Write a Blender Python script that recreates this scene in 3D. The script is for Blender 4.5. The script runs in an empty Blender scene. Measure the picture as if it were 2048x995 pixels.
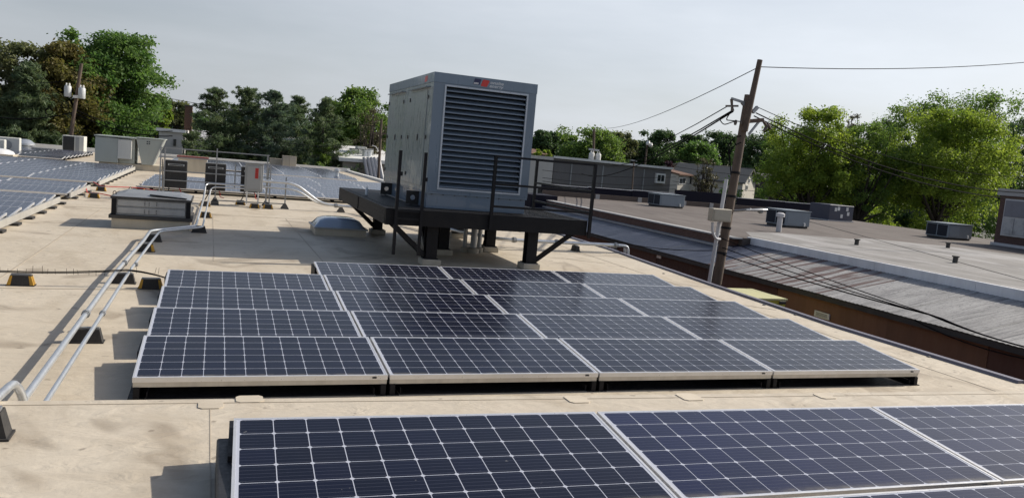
import bpy, math, random
import numpy as np
from mathutils import Vector, Matrix

# ------------------------------------------------------------------ camera, sky, sun, exposure
S = bpy.context.scene
COL = S.collection
YAW, PITCH, ROLL, FPX = 0.3603, -0.1100, 0.0896, 1600.24
CAM = np.array([0.5231, -6.4863, 2.0633])
def _axes():
    cy, sy = math.cos(YAW), math.sin(YAW)
    f = np.array([sy*math.cos(PITCH), cy*math.cos(PITCH), math.sin(PITCH)])
    r = np.array([cy, -sy, 0.0]); u = np.cross(r, f)
    return r*math.cos(ROLL)+u*math.sin(ROLL), -r*math.sin(ROLL)+u*math.cos(ROLL), f
AR, AU, AF = _axes()
cam = bpy.data.cameras.new('camera'); cam.sensor_width = 36.0; cam.lens = 36.0*FPX/2048.0
cam.clip_start = 0.05; cam.clip_end = 3000
cam_o = bpy.data.objects.new('camera', cam); COL.objects.link(cam_o)
M = Matrix.Identity(4)
for i in range(3):
    M[i][0], M[i][1], M[i][2], M[i][3] = AR[i], AU[i], -AF[i], CAM[i]
cam_o.matrix_world = M
S.camera = cam_o

SUN_DIR = Vector((1.38, 0.12, 1.0)).normalized()
W = bpy.data.worlds.new('World'); S.world = W; W.use_nodes = True
nt = W.node_tree; nt.nodes.clear()
wo = nt.nodes.new('ShaderNodeOutputWorld'); bg = nt.nodes.new('ShaderNodeBackground')
sky = nt.nodes.new('ShaderNodeTexSky'); sky.sky_type = 'NISHITA'; sky.sun_disc = False
sky.sun_elevation = math.asin(SUN_DIR.z); sky.sun_rotation = math.atan2(SUN_DIR.x, SUN_DIR.y)
sky.air_density = 1.0; sky.dust_density = 2.5; sky.ozone_density = 1.0; sky.altitude = 20
# thin high cloud veil over the clear sky
tc = nt.nodes.new('ShaderNodeTexCoord'); mp = nt.nodes.new('ShaderNodeMapping')
mp.inputs['Scale'].default_value = (1.3, 2.2, 7.0); mp.inputs['Rotation'].default_value = (0.0, 0.12, 0.5)
nz = nt.nodes.new('ShaderNodeTexNoise'); nz.inputs['Scale'].default_value = 1.6; nz.inputs['Detail'].default_value = 7; nz.inputs['Roughness'].default_value = 0.55
rp = nt.nodes.new('ShaderNodeMapRange'); rp.inputs[1].default_value = 0.3; rp.inputs[2].default_value = 0.75; rp.inputs[3].default_value = 0.70; rp.inputs[4].default_value = 1.0
sp_ = nt.nodes.new('ShaderNodeSeparateXYZ'); el = nt.nodes.new('ShaderNodeMapRange'); el.interpolation_type = 'SMOOTHSTEP'
for i_, v_ in ((1, .12), (2, .52), (3, .92), (4, .03)): el.inputs[i_].default_value = v_
fm = nt.nodes.new('ShaderNodeMath'); fm.operation = 'MULTIPLY'
# haze scatters forward: brighter toward the sun
dt = nt.nodes.new('ShaderNodeVectorMath'); dt.operation = 'DOT_PRODUCT'; dt.inputs[1].default_value = SUN_DIR
vr = nt.nodes.new('ShaderNodeMapRange')
for i_, v_ in ((1, 0.0), (2, 1.0), (3, 5.1), (4, 9.2)): vr.inputs[i_].default_value = v_
vc = nt.nodes.new('ShaderNodeMix'); vc.data_type = 'RGBA'; vc.blend_type = 'MULTIPLY'; vc.inputs[0].default_value = 1.0
vc.inputs[6].default_value = (.94, 1.0, 1.085, 1)
mixw = nt.nodes.new('ShaderNodeMix'); mixw.data_type = 'RGBA'
nt.links.new(tc.outputs['Generated'], mp.inputs['Vector']); nt.links.new(mp.outputs[0], nz.inputs['Vector'])
nt.links.new(tc.outputs['Generated'], sp_.inputs[0]); nt.links.new(sp_.outputs[2], el.inputs[0])
nt.links.new(tc.outputs['Generated'], dt.inputs[0]); nt.links.new(dt.outputs['Value'], vr.inputs[0]); nt.links.new(vr.outputs[0], vc.inputs[7])
nt.links.new(nz.outputs['Fac'], rp.inputs[0]); nt.links.new(rp.outputs[0], fm.inputs[0]); nt.links.new(el.outputs[0], fm.inputs[1])
nt.links.new(fm.outputs[0], mixw.inputs[0])
cl = nt.nodes.new('ShaderNodeMapRange'); cl.inputs[1].default_value = .32; cl.inputs[2].default_value = .68; cl.inputs[3].default_value = .965; cl.inputs[4].default_value = 1.065
cm = nt.nodes.new('ShaderNodeVectorMath'); cm.operation = 'SCALE'
nt.links.new(nz.outputs['Fac'], cl.inputs[0]); nt.links.new(vc.outputs[2], cm.inputs[0]); nt.links.new(cl.outputs[0], cm.inputs['Scale'])
nt.links.new(cm.outputs[0], mixw.inputs[7])
nt.links.new(sky.outputs[0], mixw.inputs[6]); nt.links.new(mixw.outputs[2], bg.inputs[0])
bg.inputs[1].default_value = 0.1
nt.links.new(bg.outputs[0], wo.inputs[0])

sl = bpy.data.lights.new('sun', 'SUN'); sl.energy = 4.8; sl.angle = math.radians(0.55); sl.color = (1.0, 0.93, 0.82)
so = bpy.data.objects.new('sun', sl); COL.objects.link(so); so.location = (30, 0, 40)
so.rotation_euler = SUN_DIR.to_track_quat('Z', 'Y').to_euler()
S.view_settings.view_transform = 'Standard'; S.view_settings.look = 'None'
S.view_settings.exposure = 0.12; S.view_settings.gamma = 1.0
try: S.cycles.use_denoising = True
except Exception: pass

# ------------------------------------------------------------------ helpers
random.seed(7); rng = np.random.default_rng(7)
def _ray(u, v): return AF + (u-1024.0)/FPX*AR - (v-497.5)/FPX*AU
def at(u, v, y):                       # world point seen there, at depth y
    d = _ray(u, v); return Vector(CAM + (y-CAM[1])/d[1]*d)
def atx(u, v, x):
    d = _ray(u, v); return Vector(CAM + (x-CAM[0])/d[0]*d)
def atz(u, v, z):
    d = _ray(u, v); return Vector(CAM + (z-CAM[2])/d[2]*d)

def tag(o, label=None, cat=None, group=None, kind=None):
    if label: o['label'] = label
    if cat: o['category'] = cat
    if group: o['group'] = group
    if kind: o['kind'] = kind
    return o
def empty(name, loc=(0, 0, 0), label=None, cat=None, group=None, kind=None):
    o = bpy.data.objects.new(name, None); COL.objects.link(o); o.location = loc
    o.empty_display_size = 0.1
    return tag(o, label, cat, group, kind)
def origin(o):
    v = Vector((0, 0, 0))
    while o is not None: v += o.location; o = o.parent
    return v
def link(name, me, parent=None, loc=None):
    o = bpy.data.objects.new(name, me); COL.objects.link(o)
    if parent is not None: o.parent = parent
    if loc is not None: o.location = loc
    return o
def copy_tree(o, parent=None):
    c = o.copy(); COL.objects.link(c); c.parent = parent
    for ch in list(o.children): copy_tree(ch, c)
    return c

class MB:
    def __init__(s): s.v = []; s.f = []; s.smooth = False
    def add(s, vs, fs):
        n = len(s.v); s.v += [tuple(p) for p in vs]; s.f += [tuple(i+n for i in f) for f in fs]; return s
    def box(s, x0, x1, y0, y1, z0, z1):
        return s.add([(x0,y0,z0),(x1,y0,z0),(x1,y1,z0),(x0,y1,z0),(x0,y0,z1),(x1,y0,z1),(x1,y1,z1),(x0,y1,z1)],
                     [(0,3,2,1),(4,5,6,7),(0,1,5,4),(1,2,6,5),(2,3,7,6),(3,0,4,7)])
    def bbox(s, x0, x1, y0, y1, z0, z1, b):        # chamfered box
        xs=(x0,x0+b,x1-b,x1); ys=(y0,y0+b,y1-b,y1)
        def ring(i, z): # octagon
            k=b*i
            return [(x0+b,y0+k,z),(x1-b,y0+k,z),(x1-k,y0+b,z),(x1-k,y1-b,z),(x1-b,y1-k,z),(x0+b,y1-k,z),(x0+k,y1-b,z),(x0+k,y0+b,z)]
        vs = ring(1,z0)+ring(0,z0+b)+ring(0,z1-b)+ring(1,z1)
        fs=[tuple(range(7,-1,-1)), tuple(range(24,32))]
        for r in range(3):
            for i in range(8):
                j=(i+1)%8; fs.append((r*8+i,r*8+j,r*8+8+j,r*8+8+i))
        return s.add(vs, fs)
    def hexa(s, p):                                # 8 corner points, bottom 4 then top 4
        return s.add(p, [(0,3,2,1),(4,5,6,7),(0,1,5,4),(1,2,6,5),(2,3,7,6),(3,0,4,7)])
    def bar(s, a, b, w, h, up=(0,0,1)):            # rectangular bar from a to b
        a, b, up = Vector(a), Vector(b), Vector(up); d=(b-a).normalized()
        sx=d.cross(up)
        if sx.length<1e-4: sx=d.cross(Vector((1,0,0)))
        sx.normalize(); sy=sx.cross(d); sx*=w/2; sy*=h/2
        return s.hexa([a-sx-sy,a+sx-sy,b+sx-sy,b-sx-sy,a-sx+sy,a+sx+sy,b+sx+sy,b-sx+sy])
    def tube(s, pts, r, n=8, cap=True):
        pts=[Vector(p) for p in pts]; m=len(pts); rs = r if isinstance(r,(list,tuple)) else [r]*m
        ref=None; base=len(s.v)
        for i,p in enumerate(pts):
            d=(pts[min(i+1,m-1)]-pts[max(i-1,0)]).normalized()
            if ref is None:
                ref = d.cross(Vector((0,0,1)))
                if ref.length<1e-3: ref=d.cross(Vector((0,1,0)))
            a=(ref-d*ref.dot(d)).normalized(); ref=a; b=d.cross(a)
            for k in range(n):
                t=2*math.pi*k/n; s.v.append(tuple(p+(a*math.cos(t)+b*math.sin(t))*rs[i]))
        for i in range(m-1):
            for k in range(n):
                k2=(k+1)%n; s.f.append((base+i*n+k,base+i*n+k2,base+(i+1)*n+k2,base+(i+1)*n+k))
        if cap:
            s.f.append(tuple(base+k for k in range(n-1,-1,-1))); s.f.append(tuple(base+(m-1)*n+k for k in range(n)))
        s.smooth=True; return s
    def lathe(s, c, prof, n=20):                   # prof: (r,z) list around vertical axis at c
        base=len(s.v)
        for r,z in prof:
            for k in range(n):
                t=2*math.pi*k/n; s.v.append((c[0]+r*math.cos(t),c[1]+r*math.sin(t),c[2]+z))
        for i in range(len(prof)-1):
            for k in range(n):
                k2=(k+1)%n; s.f.append((base+i*n+k,base+i*n+k2,base+(i+1)*n+k2,base+(i+1)*n+k))
        s.f.append(tuple(base+k for k in range(n-1,-1,-1))); s.f.append(tuple(base+(len(prof)-1)*n+k for k in range(n)))
        s.smooth=True; return s
    def prism(s, poly, y0, y1, axis='y'):          # 2D polygon extruded
        n=len(poly)
        if axis=='y': A=[(x,y0,z) for x,z in poly]; B=[(x,y1,z) for x,z in poly]
        elif axis=='x': A=[(y0,y,z) for y,z in poly]; B=[(y1,y,z) for y,z in poly]
        else: A=[(x,y,y0) for x,y in poly]; B=[(x,y,y1) for x,y in poly]
        fs=[tuple(range(n)), tuple(range(2*n-1,n-1,-1))]
        for i in range(n):
            j=(i+1)%n; fs.append((i,n+i,n+j,j))
        return s.add(A+B, fs)
    def mesh(s, name, mat, off=(0,0,0), smooth=None):
        me=bpy.data.meshes.new(name); ox,oy,oz=off
        me.from_pydata([(x-ox,y-oy,z-oz) for x,y,z in s.v], [], s.f)
        if mat is not None: me.materials.append(mat)
        me.validate(clean_customdata=False)
        import bmesh
        bm=bmesh.new(); bm.from_mesh(me); bmesh.ops.recalc_face_normals(bm, faces=bm.faces); bm.to_mesh(me); bm.free()
        if (s.smooth if smooth is None else smooth):
            me.polygons.foreach_set('use_smooth',[True]*len(me.polygons))
            try: me.set_sharp_from_angle(angle=math.radians(40))
            except Exception: pass
        me.update(); return me
    def build(s, name, mat, parent=None, loc=None, smooth=None):
        if parent is not None: return link(name, s.mesh(name, mat, origin(parent), smooth), parent)
        if loc is None: loc=(0,0,0)
        return link(name, s.mesh(name, mat, loc, smooth), None, loc)

def fillet(pts, r, n=5):
    pts=[Vector(p) for p in pts]; out=[pts[0]]
    for i in range(1,len(pts)-1):
        p=pts[i]; a=pts[i-1]-p; b=pts[i+1]-p; k=min(r,a.length*.49,b.length*.49)
        A=p+a.normalized()*k; B=p+b.normalized()*k
        for j in range(n+1):
            t=j/n; out.append(A*(1-t)**2+p*2*t*(1-t)+B*t*t)
    out.append(pts[-1]); return out
def quads_mesh(name, V, mat):          # V: (n,4,3) array of separate quads
    n=len(V); me=bpy.data.meshes.new(name)
    me.vertices.add(4*n); me.vertices.foreach_set('co', V.reshape(-1).astype(np.float32))
    me.loops.add(4*n); me.loops.foreach_set('vertex_index', np.arange(4*n,dtype=np.int32))
    me.polygons.add(n); me.polygons.foreach_set('loop_start', np.arange(0,4*n,4,dtype=np.int32))
    try: me.polygons.foreach_set('loop_total', np.full(n,4,dtype=np.int32))
    except Exception: pass
    me.materials.append(mat); me.update(calc_edges=True); return me

# ------------------------------------------------------------------ materials
class Mat:
    def __init__(s, name, col=(.5,.5,.5), rough=.6, metal=0, spec=.5, coat=0):
        m=s.m=bpy.data.materials.new(name); m.use_nodes=True; s.t=m.node_tree
        s.b=s.t.nodes['Principled BSDF']; s.out=s.t.nodes['Material Output']
        s.b.inputs['Base Color'].default_value=(*col,1); s.b.inputs['Roughness'].default_value=rough
        s.b.inputs['Metallic'].default_value=metal; s.b.inputs['Specular IOR Level'].default_value=spec
        s.b.inputs['Coat Weight'].default_value=coat; s.cur=None; s.col=col
    def n(s, t, **kw):
        x=s.t.nodes.new(t)
        for k,v in kw.items(): setattr(x,k,v)
        return x
    def l(s,a,b): s.t.links.new(a,b)
    def coord(s, scale=(1,1,1), kind='Object', rot=(0,0,0), loc=(0,0,0)):
        c=s.n('ShaderNodeTexCoord'); mp=s.n('ShaderNodeMapping')
        mp.inputs['Scale'].default_value=scale; mp.inputs['Rotation'].default_value=rot; mp.inputs['Location'].default_value=loc
        s.l(c.outputs[kind], mp.inputs[0]); return mp.outputs[0]
    def noise(s, vec, scale, detail=5, rough=.55, dist=0):
        x=s.n('ShaderNodeTexNoise'); x.inputs['Scale'].default_value=scale; x.inputs['Detail'].default_value=detail
        x.inputs['Roughness'].default_value=rough; x.inputs['Distortion'].default_value=dist
        s.l(vec,x.inputs['Vector']); return x.outputs['Fac']
    def ramp(s, fac, a, b, lo=0., hi=1.):
        x=s.n('ShaderNodeMapRange'); x.inputs[1].default_value=a; x.inputs[2].default_value=b; x.inputs[3].default_value=lo; x.inputs[4].default_value=hi
        s.l(fac,x.inputs[0]); return x.outputs[0]
    def mix(s, fac, c2, c1=None, mode='MIX'):
        x=s.n('ShaderNodeMix'); x.data_type='RGBA'; x.blend_type=mode
        if c1 is None: c1=s.cur
        if c1 is None: c1=s.col
        for inp,c in ((x.inputs[6],c1),(x.inputs[7],c2)):
            if isinstance(c,(tuple,list)): inp.default_value=(*c[:3],1)
            else: s.l(c,inp)
        if isinstance(fac,(int,float)): x.inputs[0].default_value=fac
        else: s.l(fac,x.inputs[0])
        s.cur=x.outputs[2]; s.l(s.cur,s.b.inputs['Base Color']); return s
    def bump(s, h, strength=.3, dist=.02):
        x=s.n('ShaderNodeBump'); x.inputs['Strength'].default_value=strength; x.inputs['Distance'].default_value=dist
        s.l(h,x.inputs['Height']); s.l(x.outputs[0],s.b.inputs['Normal']); return s
    def rough(s, h): s.l(h, s.b.inputs['Roughness']); return s
    def objvar(s, amt=.15):                         # slight per-object tone change
        oi=s.n('ShaderNodeObjectInfo'); r=s.ramp(oi.outputs['Random'],0,1,1-amt,1+amt)
        cmb=s.n('ShaderNodeCombineColor'); 
        for i in range(3): s.l(r,cmb.inputs[i])
        return s.mix(1.0, cmb.outputs[0], mode='MULTIPLY')

def weathered(name, col, rough=.55, metal=0., dirt=(.1,.09,.08), amt=.35, scale=2.0, streak=False, spec=.5, coat=0, bump=.1, var=.08):
    m=Mat(name,col,rough,metal,spec,coat); v=m.coord((1,1,.25) if streak else (1,1,1))
    f=m.noise(v,scale,6,.6); m.mix(m.ramp(f,.45,.8,0,amt),dirt)
    f2=m.noise(v,scale*9,4,.6); m.mix(m.ramp(f2,.35,.75,0,amt*.5),tuple(c*.75 for c in col))
    if var: m.objvar(var)
    m.rough(m.ramp(f2,.3,.7,max(.02,rough-.08),min(1,rough+.12)))
    if bump: m.bump(f2,bump,.01)
    return m.m

# roof membrane: tan sheet with lap seams, ponding stains, scuffs
def membrane(name, col):
    m=Mat(name,col,.62,0,.35); v=m.coord()
    big=m.noise(v,.35,5,.6); m.mix(m.ramp(big,.35,.7,0,.45),(col[0]*.72,col[1]*.70,col[2]*.68))
    med=m.noise(m.coord((1,.5,1)),1.6,6,.65,.6); m.mix(m.ramp(med,.48,.72,0,.6),(col[0]*.62,col[1]*.57,col[2]*.5))
    lite=m.noise(m.coord((.6,1.2,1),loc=(3,7,0)),2.2,5,.6); m.mix(m.ramp(lite,.5,.8,0,.35),(min(1,col[0]*1.22),min(1,col[1]*1.2),min(1,col[2]*1.2)))
    fine=m.noise(v,40,4,.7); m.mix(m.ramp(fine,.45,.8,0,.22),(col[0]*.6,col[1]*.58,col[2]*.55))
    spk=m.noise(v,9,2,.4); m.mix(m.ramp(spk,.70,.75,0,.6),(.16,.13,.1)); blot=m.noise(m.coord(loc=(1,6,0)),.9,6,.7,.3); m.mix(m.ramp(blot,.58,.76,0,.3),(col[0]*.5,col[1]*.44,col[2]*.37))
    # puddle dirt rings
    pud=m.noise(m.coord((1,1,1),loc=(11,2,0)),.55,3,.5,.8)
    a=m.ramp(pud,.56,.60,0,1); b=m.ramp(pud,.60,.68,1,0); mu=m.n('ShaderNodeMath',operation='MULTIPLY'); m.l(a,mu.inputs[0]); m.l(b,mu.inputs[1])
    m.mix(m.ramp(mu.outputs[0],0,1,0,.5),(.2,.155,.11))
    ad=m.n('ShaderNodeMath',operation='MULTIPLY_ADD'); m.l(med,ad.inputs[0]); ad.inputs[1].default_value=3; m.l(fine,ad.inputs[2])
    wr=m.noise(m.coord((1.2,2.6,1),loc=(5,5,0)),2.6,3,.5,1.2); a2=m.n('ShaderNodeMath',operation='MULTIPLY_ADD'); m.l(wr,a2.inputs[0]); a2.inputs[1].default_value=9; m.l(ad.outputs[0],a2.inputs[2])
    tr=m.noise(m.coord((.25,1.8,1),rot=(0,0,.5),loc=(2,9,0)),1.0,6,.7,.5); m.mix(m.ramp(tr,.56,.74,0,.4),(col[0]*.52,col[1]*.47,col[2]*.41))
    m.bump(a2.outputs[0],.2,.012); m.rough(m.ramp(big,.3,.7,.5,.72)); return m.m
MEM=membrane('membrane',(.54,.475,.378))
MEM2=membrane('membrane_upper',(.545,.485,.395))
PATCH=weathered('membrane_patch',(.56,.49,.385),.6,dirt=(.3,.25,.2),amt=.4,scale=5)
SEAM_SHADOW=weathered('membrane_seam_shadow',(.42,.36,.28),.7,dirt=(.2,.16,.12),amt=.5,scale=3)
CURB=weathered('membrane_curb',(.50,.45,.36),.65,dirt=(.25,.21,.17),amt=.45,scale=3,streak=True)
ALU=weathered('frame_aluminium',(.70,.70,.71),.34,.55,dirt=(.4,.36,.3),amt=.25,scale=6,bump=0,var=.03)
ALUF=weathered('front_rail_aluminium',(.56,.54,.50),.42,.45,dirt=(.2,.18,.15),amt=.5,scale=4,streak=True,bump=.05)
BACK=Mat('backsheet_white',(.44,.46,.53),.2,0,.35).m
GALV=weathered('galvanized_steel',(.60,.62,.64),.36,.75,dirt=(.3,.29,.27),amt=.3,scale=5,bump=.05)
STRUT=weathered('strut_steel',(.32,.33,.34),.45,.6,dirt=(.2,.19,.18),amt=.35,scale=5)
BLACK=weathered('black_steel',(.0075,.008,.011),.55,0,dirt=(.028,.024,.023),amt=.35,scale=3,spec=.2)
BLKP=weathered('black_plastic',(.018,.018,.02),.5,0,dirt=(.06,.055,.05),amt=.35,scale=4)
RUB=weathered('rubber_block',(.028,.027,.027),.8,0,dirt=(.09,.08,.07),amt=.5,scale=6)
YEL=weathered('yellow_reflector',(.50,.27,.02),.55,0,dirt=(.12,.08,.03),amt=.55,scale=14)
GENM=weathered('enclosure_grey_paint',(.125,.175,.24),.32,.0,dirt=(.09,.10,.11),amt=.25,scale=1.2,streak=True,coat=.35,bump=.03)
GSIDE=weathered('enclosure_side_lightened',(.25,.295,.31),.28,.0,dirt=(.235,.275,.29),amt=.08,scale=.9,streak=True,coat=.25,bump=0,var=.03)  # same enclosure, side colour lightened to stand for reflected sky and roof light
LOUV=weathered('louver_blade',(.15,.195,.26),.4,.0,dirt=(.09,.11,.15),amt=.3,scale=2,bump=0,var=.04)
LFRM=weathered('louver_frame',(.42,.46,.52),.33,.3,dirt=(.2,.22,.25),amt=.3,scale=3,bump=0)
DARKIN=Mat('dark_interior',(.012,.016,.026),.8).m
CONC=weathered('pier_wrap',(.40,.37,.31),.75,0,dirt=(.2,.17,.14),amt=.45,scale=5)
GREYBOX=weathered('grey_box_paint',(.30,.31,.315),.42,0,dirt=(.2,.2,.2),amt=.25,scale=3)
RTUM=weathered('rooftop_unit_paint',(.40,.43,.40),.45,0,dirt=(.25,.26,.24),amt=.35,scale=2,streak=True)
RTUW=weathered('rooftop_unit_pale',(.60,.60,.56),.5,0,dirt=(.35,.33,.3),amt=.35,scale=2,streak=True)
BEIGE=weathered('beige_box_paint',(.42,.38,.31),.55,0,dirt=(.25,.22,.18),amt=.4,scale=2)
HATCHM=weathered('vent_aluminium',(.36,.37,.38),.42,.5,dirt=(.14,.14,.14),amt=.45,scale=3,streak=True)
DKM=weathered('dark_bitumen',(.05,.048,.046),.75,0,dirt=(.11,.1,.09),amt=.5,scale=5)
WHITE=weathered('white_paint',(.74,.74,.72),.5,0,dirt=(.4,.38,.34),amt=.3,scale=3)
RED=weathered('red_plastic',(.50,.03,.025),.5,0,dirt=(.2,.03,.02),amt=.25,scale=9)
NAVY=Mat('navy_print',(.012,.014,.07),.35).m
REDP=Mat('red_print',(.52,.03,.025),.35).m
GREYP=Mat('grey_print',(.50,.53,.57),.4).m
WHP=Mat('white_print',(.6,.6,.62),.4).m
DOME=Mat('skylight_acrylic',(.26,.32,.41),.12,0,.6,.6).m
DOMEW=Mat('skylight_white',(.7,.7,.7),.25,0,.5,.4).m
WOOD=weathered('pole_wood',(.125,.092,.072),.9,0,dirt=(.035,.026,.021),amt=.8,scale=7,streak=True,bump=.5)
WIRE=Mat('wire_black',(.010,.010,.011),.9,0,.05).m
WIREG=Mat('wire_grey',(.03,.03,.032),.9,0,.05).m
PORC=Mat('insulator_porcelain',(.10,.075,.06),.25,0,.5).m
TRANSF=weathered('transformer_grey',(.50,.52,.53),.4,0,dirt=(.3,.3,.3),amt=.25,scale=3)
TARROOF=None
def cell_mat(name='silicon_cell',c0=(.0045,.005,.0125),c1=(.0058,.007,.022),dust=False):
    m=Mat(name,c0,.13,0,.25); 
    v=m.coord(); sp=m.n('ShaderNodeSeparateXYZ'); m.l(v,sp.inputs[0])
    a=m.n('ShaderNodeMath',operation='MULTIPLY_ADD'); m.l(sp.outputs[1],a.inputs[0]); a.inputs[1].default_value=1/.0312; a.inputs[2].default_value=10.5
    fr=m.n('ShaderNodeMath',operation='FRACT'); m.l(a.outputs[0],fr.inputs[0])
    d=m.n('ShaderNodeMath',operation='SUBTRACT'); m.l(fr.outputs[0],d.inputs[0]); d.inputs[1].default_value=.5
    ab=m.n('ShaderNodeMath',operation='ABSOLUTE'); m.l(d.outputs[0],ab.inputs[0])
    oi=m.n('ShaderNodeObjectInfo'); m.mix(m.ramp(oi.outputs['Random'],0,1,0,.7),c1)
    m.mix(m.ramp(ab.outputs[0],.025,.06,.55,0),(.075,.078,.10))
    gp=m.n('ShaderNodeNewGeometry'); spk=m.noise(gp.outputs['Position'],22,3,.5); m.mix(m.ramp(spk,.745,.77,0,.35),(.30,.29,.27)); film=m.noise(gp.outputs['Position'],1.3,5,.65); m.mix(m.ramp(film,.5,.8,0,.03),(.16,.15,.14))
    if dust:
        dn=m.noise(gp.outputs['Position'],9,4,.6); dm=m.n('ShaderNodeMath',operation='MULTIPLY'); m.l(m.ramp(sp.outputs[1],-.078,-.035,.85,0),dm.inputs[0]); m.l(m.ramp(dn,.3,.65),dm.inputs[1]); m.mix(dm.outputs[0],(.17,.155,.13))
    dirt=m.noise(m.coord(),3.,5,.6); m.rough(m.ramp(dirt,.3,.7,.16,.24)); return m.m
CELL=cell_mat(); CELLB=cell_mat('silicon_cell_blue',(.008,.010,.034),(.011,.014,.054)); CELLD=cell_mat('silicon_cell_dusty',dust=True); CELLBD=cell_mat('silicon_cell_blue_dusty',(.008,.010,.034),(.011,.014,.054),True)
def far_panel_mat():
    m=Mat('far_panel_cells',(.011,.014,.036),.16,0,.45)
    # cell grid printed under the glass: 12 by 6 cells
    t=m.n('ShaderNodeTexCoord'); sp=m.n('ShaderNodeSeparateXYZ'); m.l(t.outputs['Object'],sp.inputs[0])
    outs=[]
    for ch,pitch,off in ((0,.1585,.027),(1,.1585,.0205)):
        a=m.n('ShaderNodeMath',operation='SUBTRACT'); m.l(sp.outputs[ch],a.inputs[0]); a.inputs[1].default_value=off
        b=m.n('ShaderNodeMath',operation='DIVIDE'); m.l(a.outputs[0],b.inputs[0]); b.inputs[1].default_value=pitch
        fr=m.n('ShaderNodeMath',operation='FRACT'); m.l(b.outputs[0],fr.inputs[0])
        d=m.n('ShaderNodeMath',operation='SUBTRACT'); m.l(fr.outputs[0],d.inputs[0]); d.inputs[1].default_value=.5
        ab=m.n('ShaderNodeMath',operation='ABSOLUTE'); m.l(d.outputs[0],ab.inputs[0]); outs.append(m.ramp(ab.outputs[0],.478,.486))
    mx=m.n('ShaderNodeMath',operation='MAXIMUM'); m.l(outs[0],mx.inputs[0]); m.l(outs[1],mx.inputs[1])
    m.mix(m.ramp(mx.outputs[0],0,1,0,.9),(.42,.44,.50)); return m.m
FARP=far_panel_mat()

def leaf_mat(name, c1, c2, trans=.35, rough=.55):
    c1=(c1[0],c1[1],c1[2]*1.8); c2=(c2[0],c2[1],c2[2]*1.8)
    m=bpy.data.materials.new(name); m.use_nodes=True; t=m.node_tree; t.nodes.clear()
    o=t.nodes.new('ShaderNodeOutputMaterial'); mx=t.nodes.new('ShaderNodeMixShader'); mx.inputs[0].default_value=trans
    d=t.nodes.new('ShaderNodeBsdfPrincipled'); d.inputs['Roughness'].default_value=rough; d.inputs['Specular IOR Level'].default_value=.25
    tr=t.nodes.new('ShaderNodeBsdfTranslucent')
    tc=t.nodes.new('ShaderNodeTexCoord'); n1=t.nodes.new('ShaderNodeTexNoise'); n1.inputs['Scale'].default_value=.9; n1.inputs['Detail'].default_value=3
    n2=t.nodes.new('ShaderNodeTexNoise'); n2.inputs['Scale'].default_value=9; n2.inputs['Detail'].default_value=2
    t.links.new(tc.outputs['Object'],n1.inputs['Vector']); t.links.new(tc.outputs['Object'],n2.inputs['Vector'])
    ad=t.nodes.new('ShaderNodeMath'); ad.operation='ADD'; t.links.new(n1.outputs['Fac'],ad.inputs[0]); t.links.new(n2.outputs['Fac'],ad.inputs[1])
    mr=t.nodes.new('ShaderNodeMapRange'); mr.inputs[1].default_value=.75; mr.inputs[2].default_value=1.25; t.links.new(ad.outputs[0],mr.inputs[0])
    cm=t.nodes.new('ShaderNodeMix'); cm.data_type='RGBA'; cm.inputs[6].default_value=(*c1,1); cm.inputs[7].default_value=(*c2,1); t.links.new(mr.outputs[0],cm.inputs[0])
    br=t.nodes.new('ShaderNodeMix'); br.data_type='RGBA'; br.blend_type='MULTIPLY'; br.inputs[0].default_value=1; br.inputs[7].default_value=(1.2,1.25,.85,1)
    t.links.new(cm.outputs[2],br.inputs[6]); t.links.new(cm.outputs[2],d.inputs['Base Color']); t.links.new(br.outputs[2],tr.inputs[0])
    t.links.new(d.outputs[0],mx.inputs[1]); t.links.new(tr.outputs[0],mx.inputs[2]); t.links.new(mx.outputs[0],o.inputs[0])
    return m
LF_YG=leaf_mat('leaf_yellow_green',(.12,.195,.018),(.29,.35,.034),.52)
LF_MID=leaf_mat('leaf_mid_green',(.075,.15,.022),(.19,.26,.036),.5)
LF_BR=leaf_mat('leaf_bright_green',(.07,.155,.024),(.16,.245,.04),.5)
LF_DK=leaf_mat('leaf_dark_green',(.045,.09,.022),(.09,.14,.032),.4)
LF_OL=leaf_mat('leaf_olive',(.095,.12,.032),(.175,.18,.048),.46)
LF_RD=leaf_mat('leaf_russet',(.125,.095,.022),(.15,.155,.026),.46)
LF_MR=leaf_mat('leaf_maroon',(.035,.014,.014),(.06,.025,.02),.2)
LF_PN=leaf_mat('needle_dark_green',(.065,.112,.036),(.155,.19,.055),.4)
LF_PB=leaf_mat('needle_blue_green',(.07,.115,.05),(.14,.185,.07),.4)
LF_TW=leaf_mat('bud_brown',(.085,.075,.026),(.12,.115,.035),.25)
BARK=weathered('bark',(.045,.036,.03),.9,0,dirt=(.02,.016,.013),amt=.5,scale=6,streak=True,bump=.4)

# ------------------------------------------------------------------ ground and our own building
g=MB(); g.add([(-900,-300,-4.6),(900,-300,-4.6),(900,1500,-4.6),(-900,1500,-4.6)],[(0,1,2,3)])
gm=Mat('ground_mixed',(.075,.085,.05),.9); f=gm.noise(gm.coord(),.02,6,.6); gm.mix(gm.ramp(f,.42,.6),(.09,.09,.085)); f=gm.noise(gm.coord(),.6,6,.6); gm.mix(gm.ramp(f,.4,.7,0,.4),(.05,.05,.04))
tag(g.build('ground',gm.m),kind='structure')
am=Mat('asphalt',(.055,.054,.054),.9); f=am.noise(am.coord(),3,6,.7); am.mix(am.ramp(f,.4,.7,0,.6),(.085,.08,.075)); am.bump(f,.2)
a=MB(); a.box(7,15,-40,64,-4.75,-4.55); tag(a.build('alley_road',am.m),kind='structure')
a=MB(); a.box(-80,200,64,72,-4.75,-4.55); tag(a.build('cross_street',am.m),kind='structure')

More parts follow.
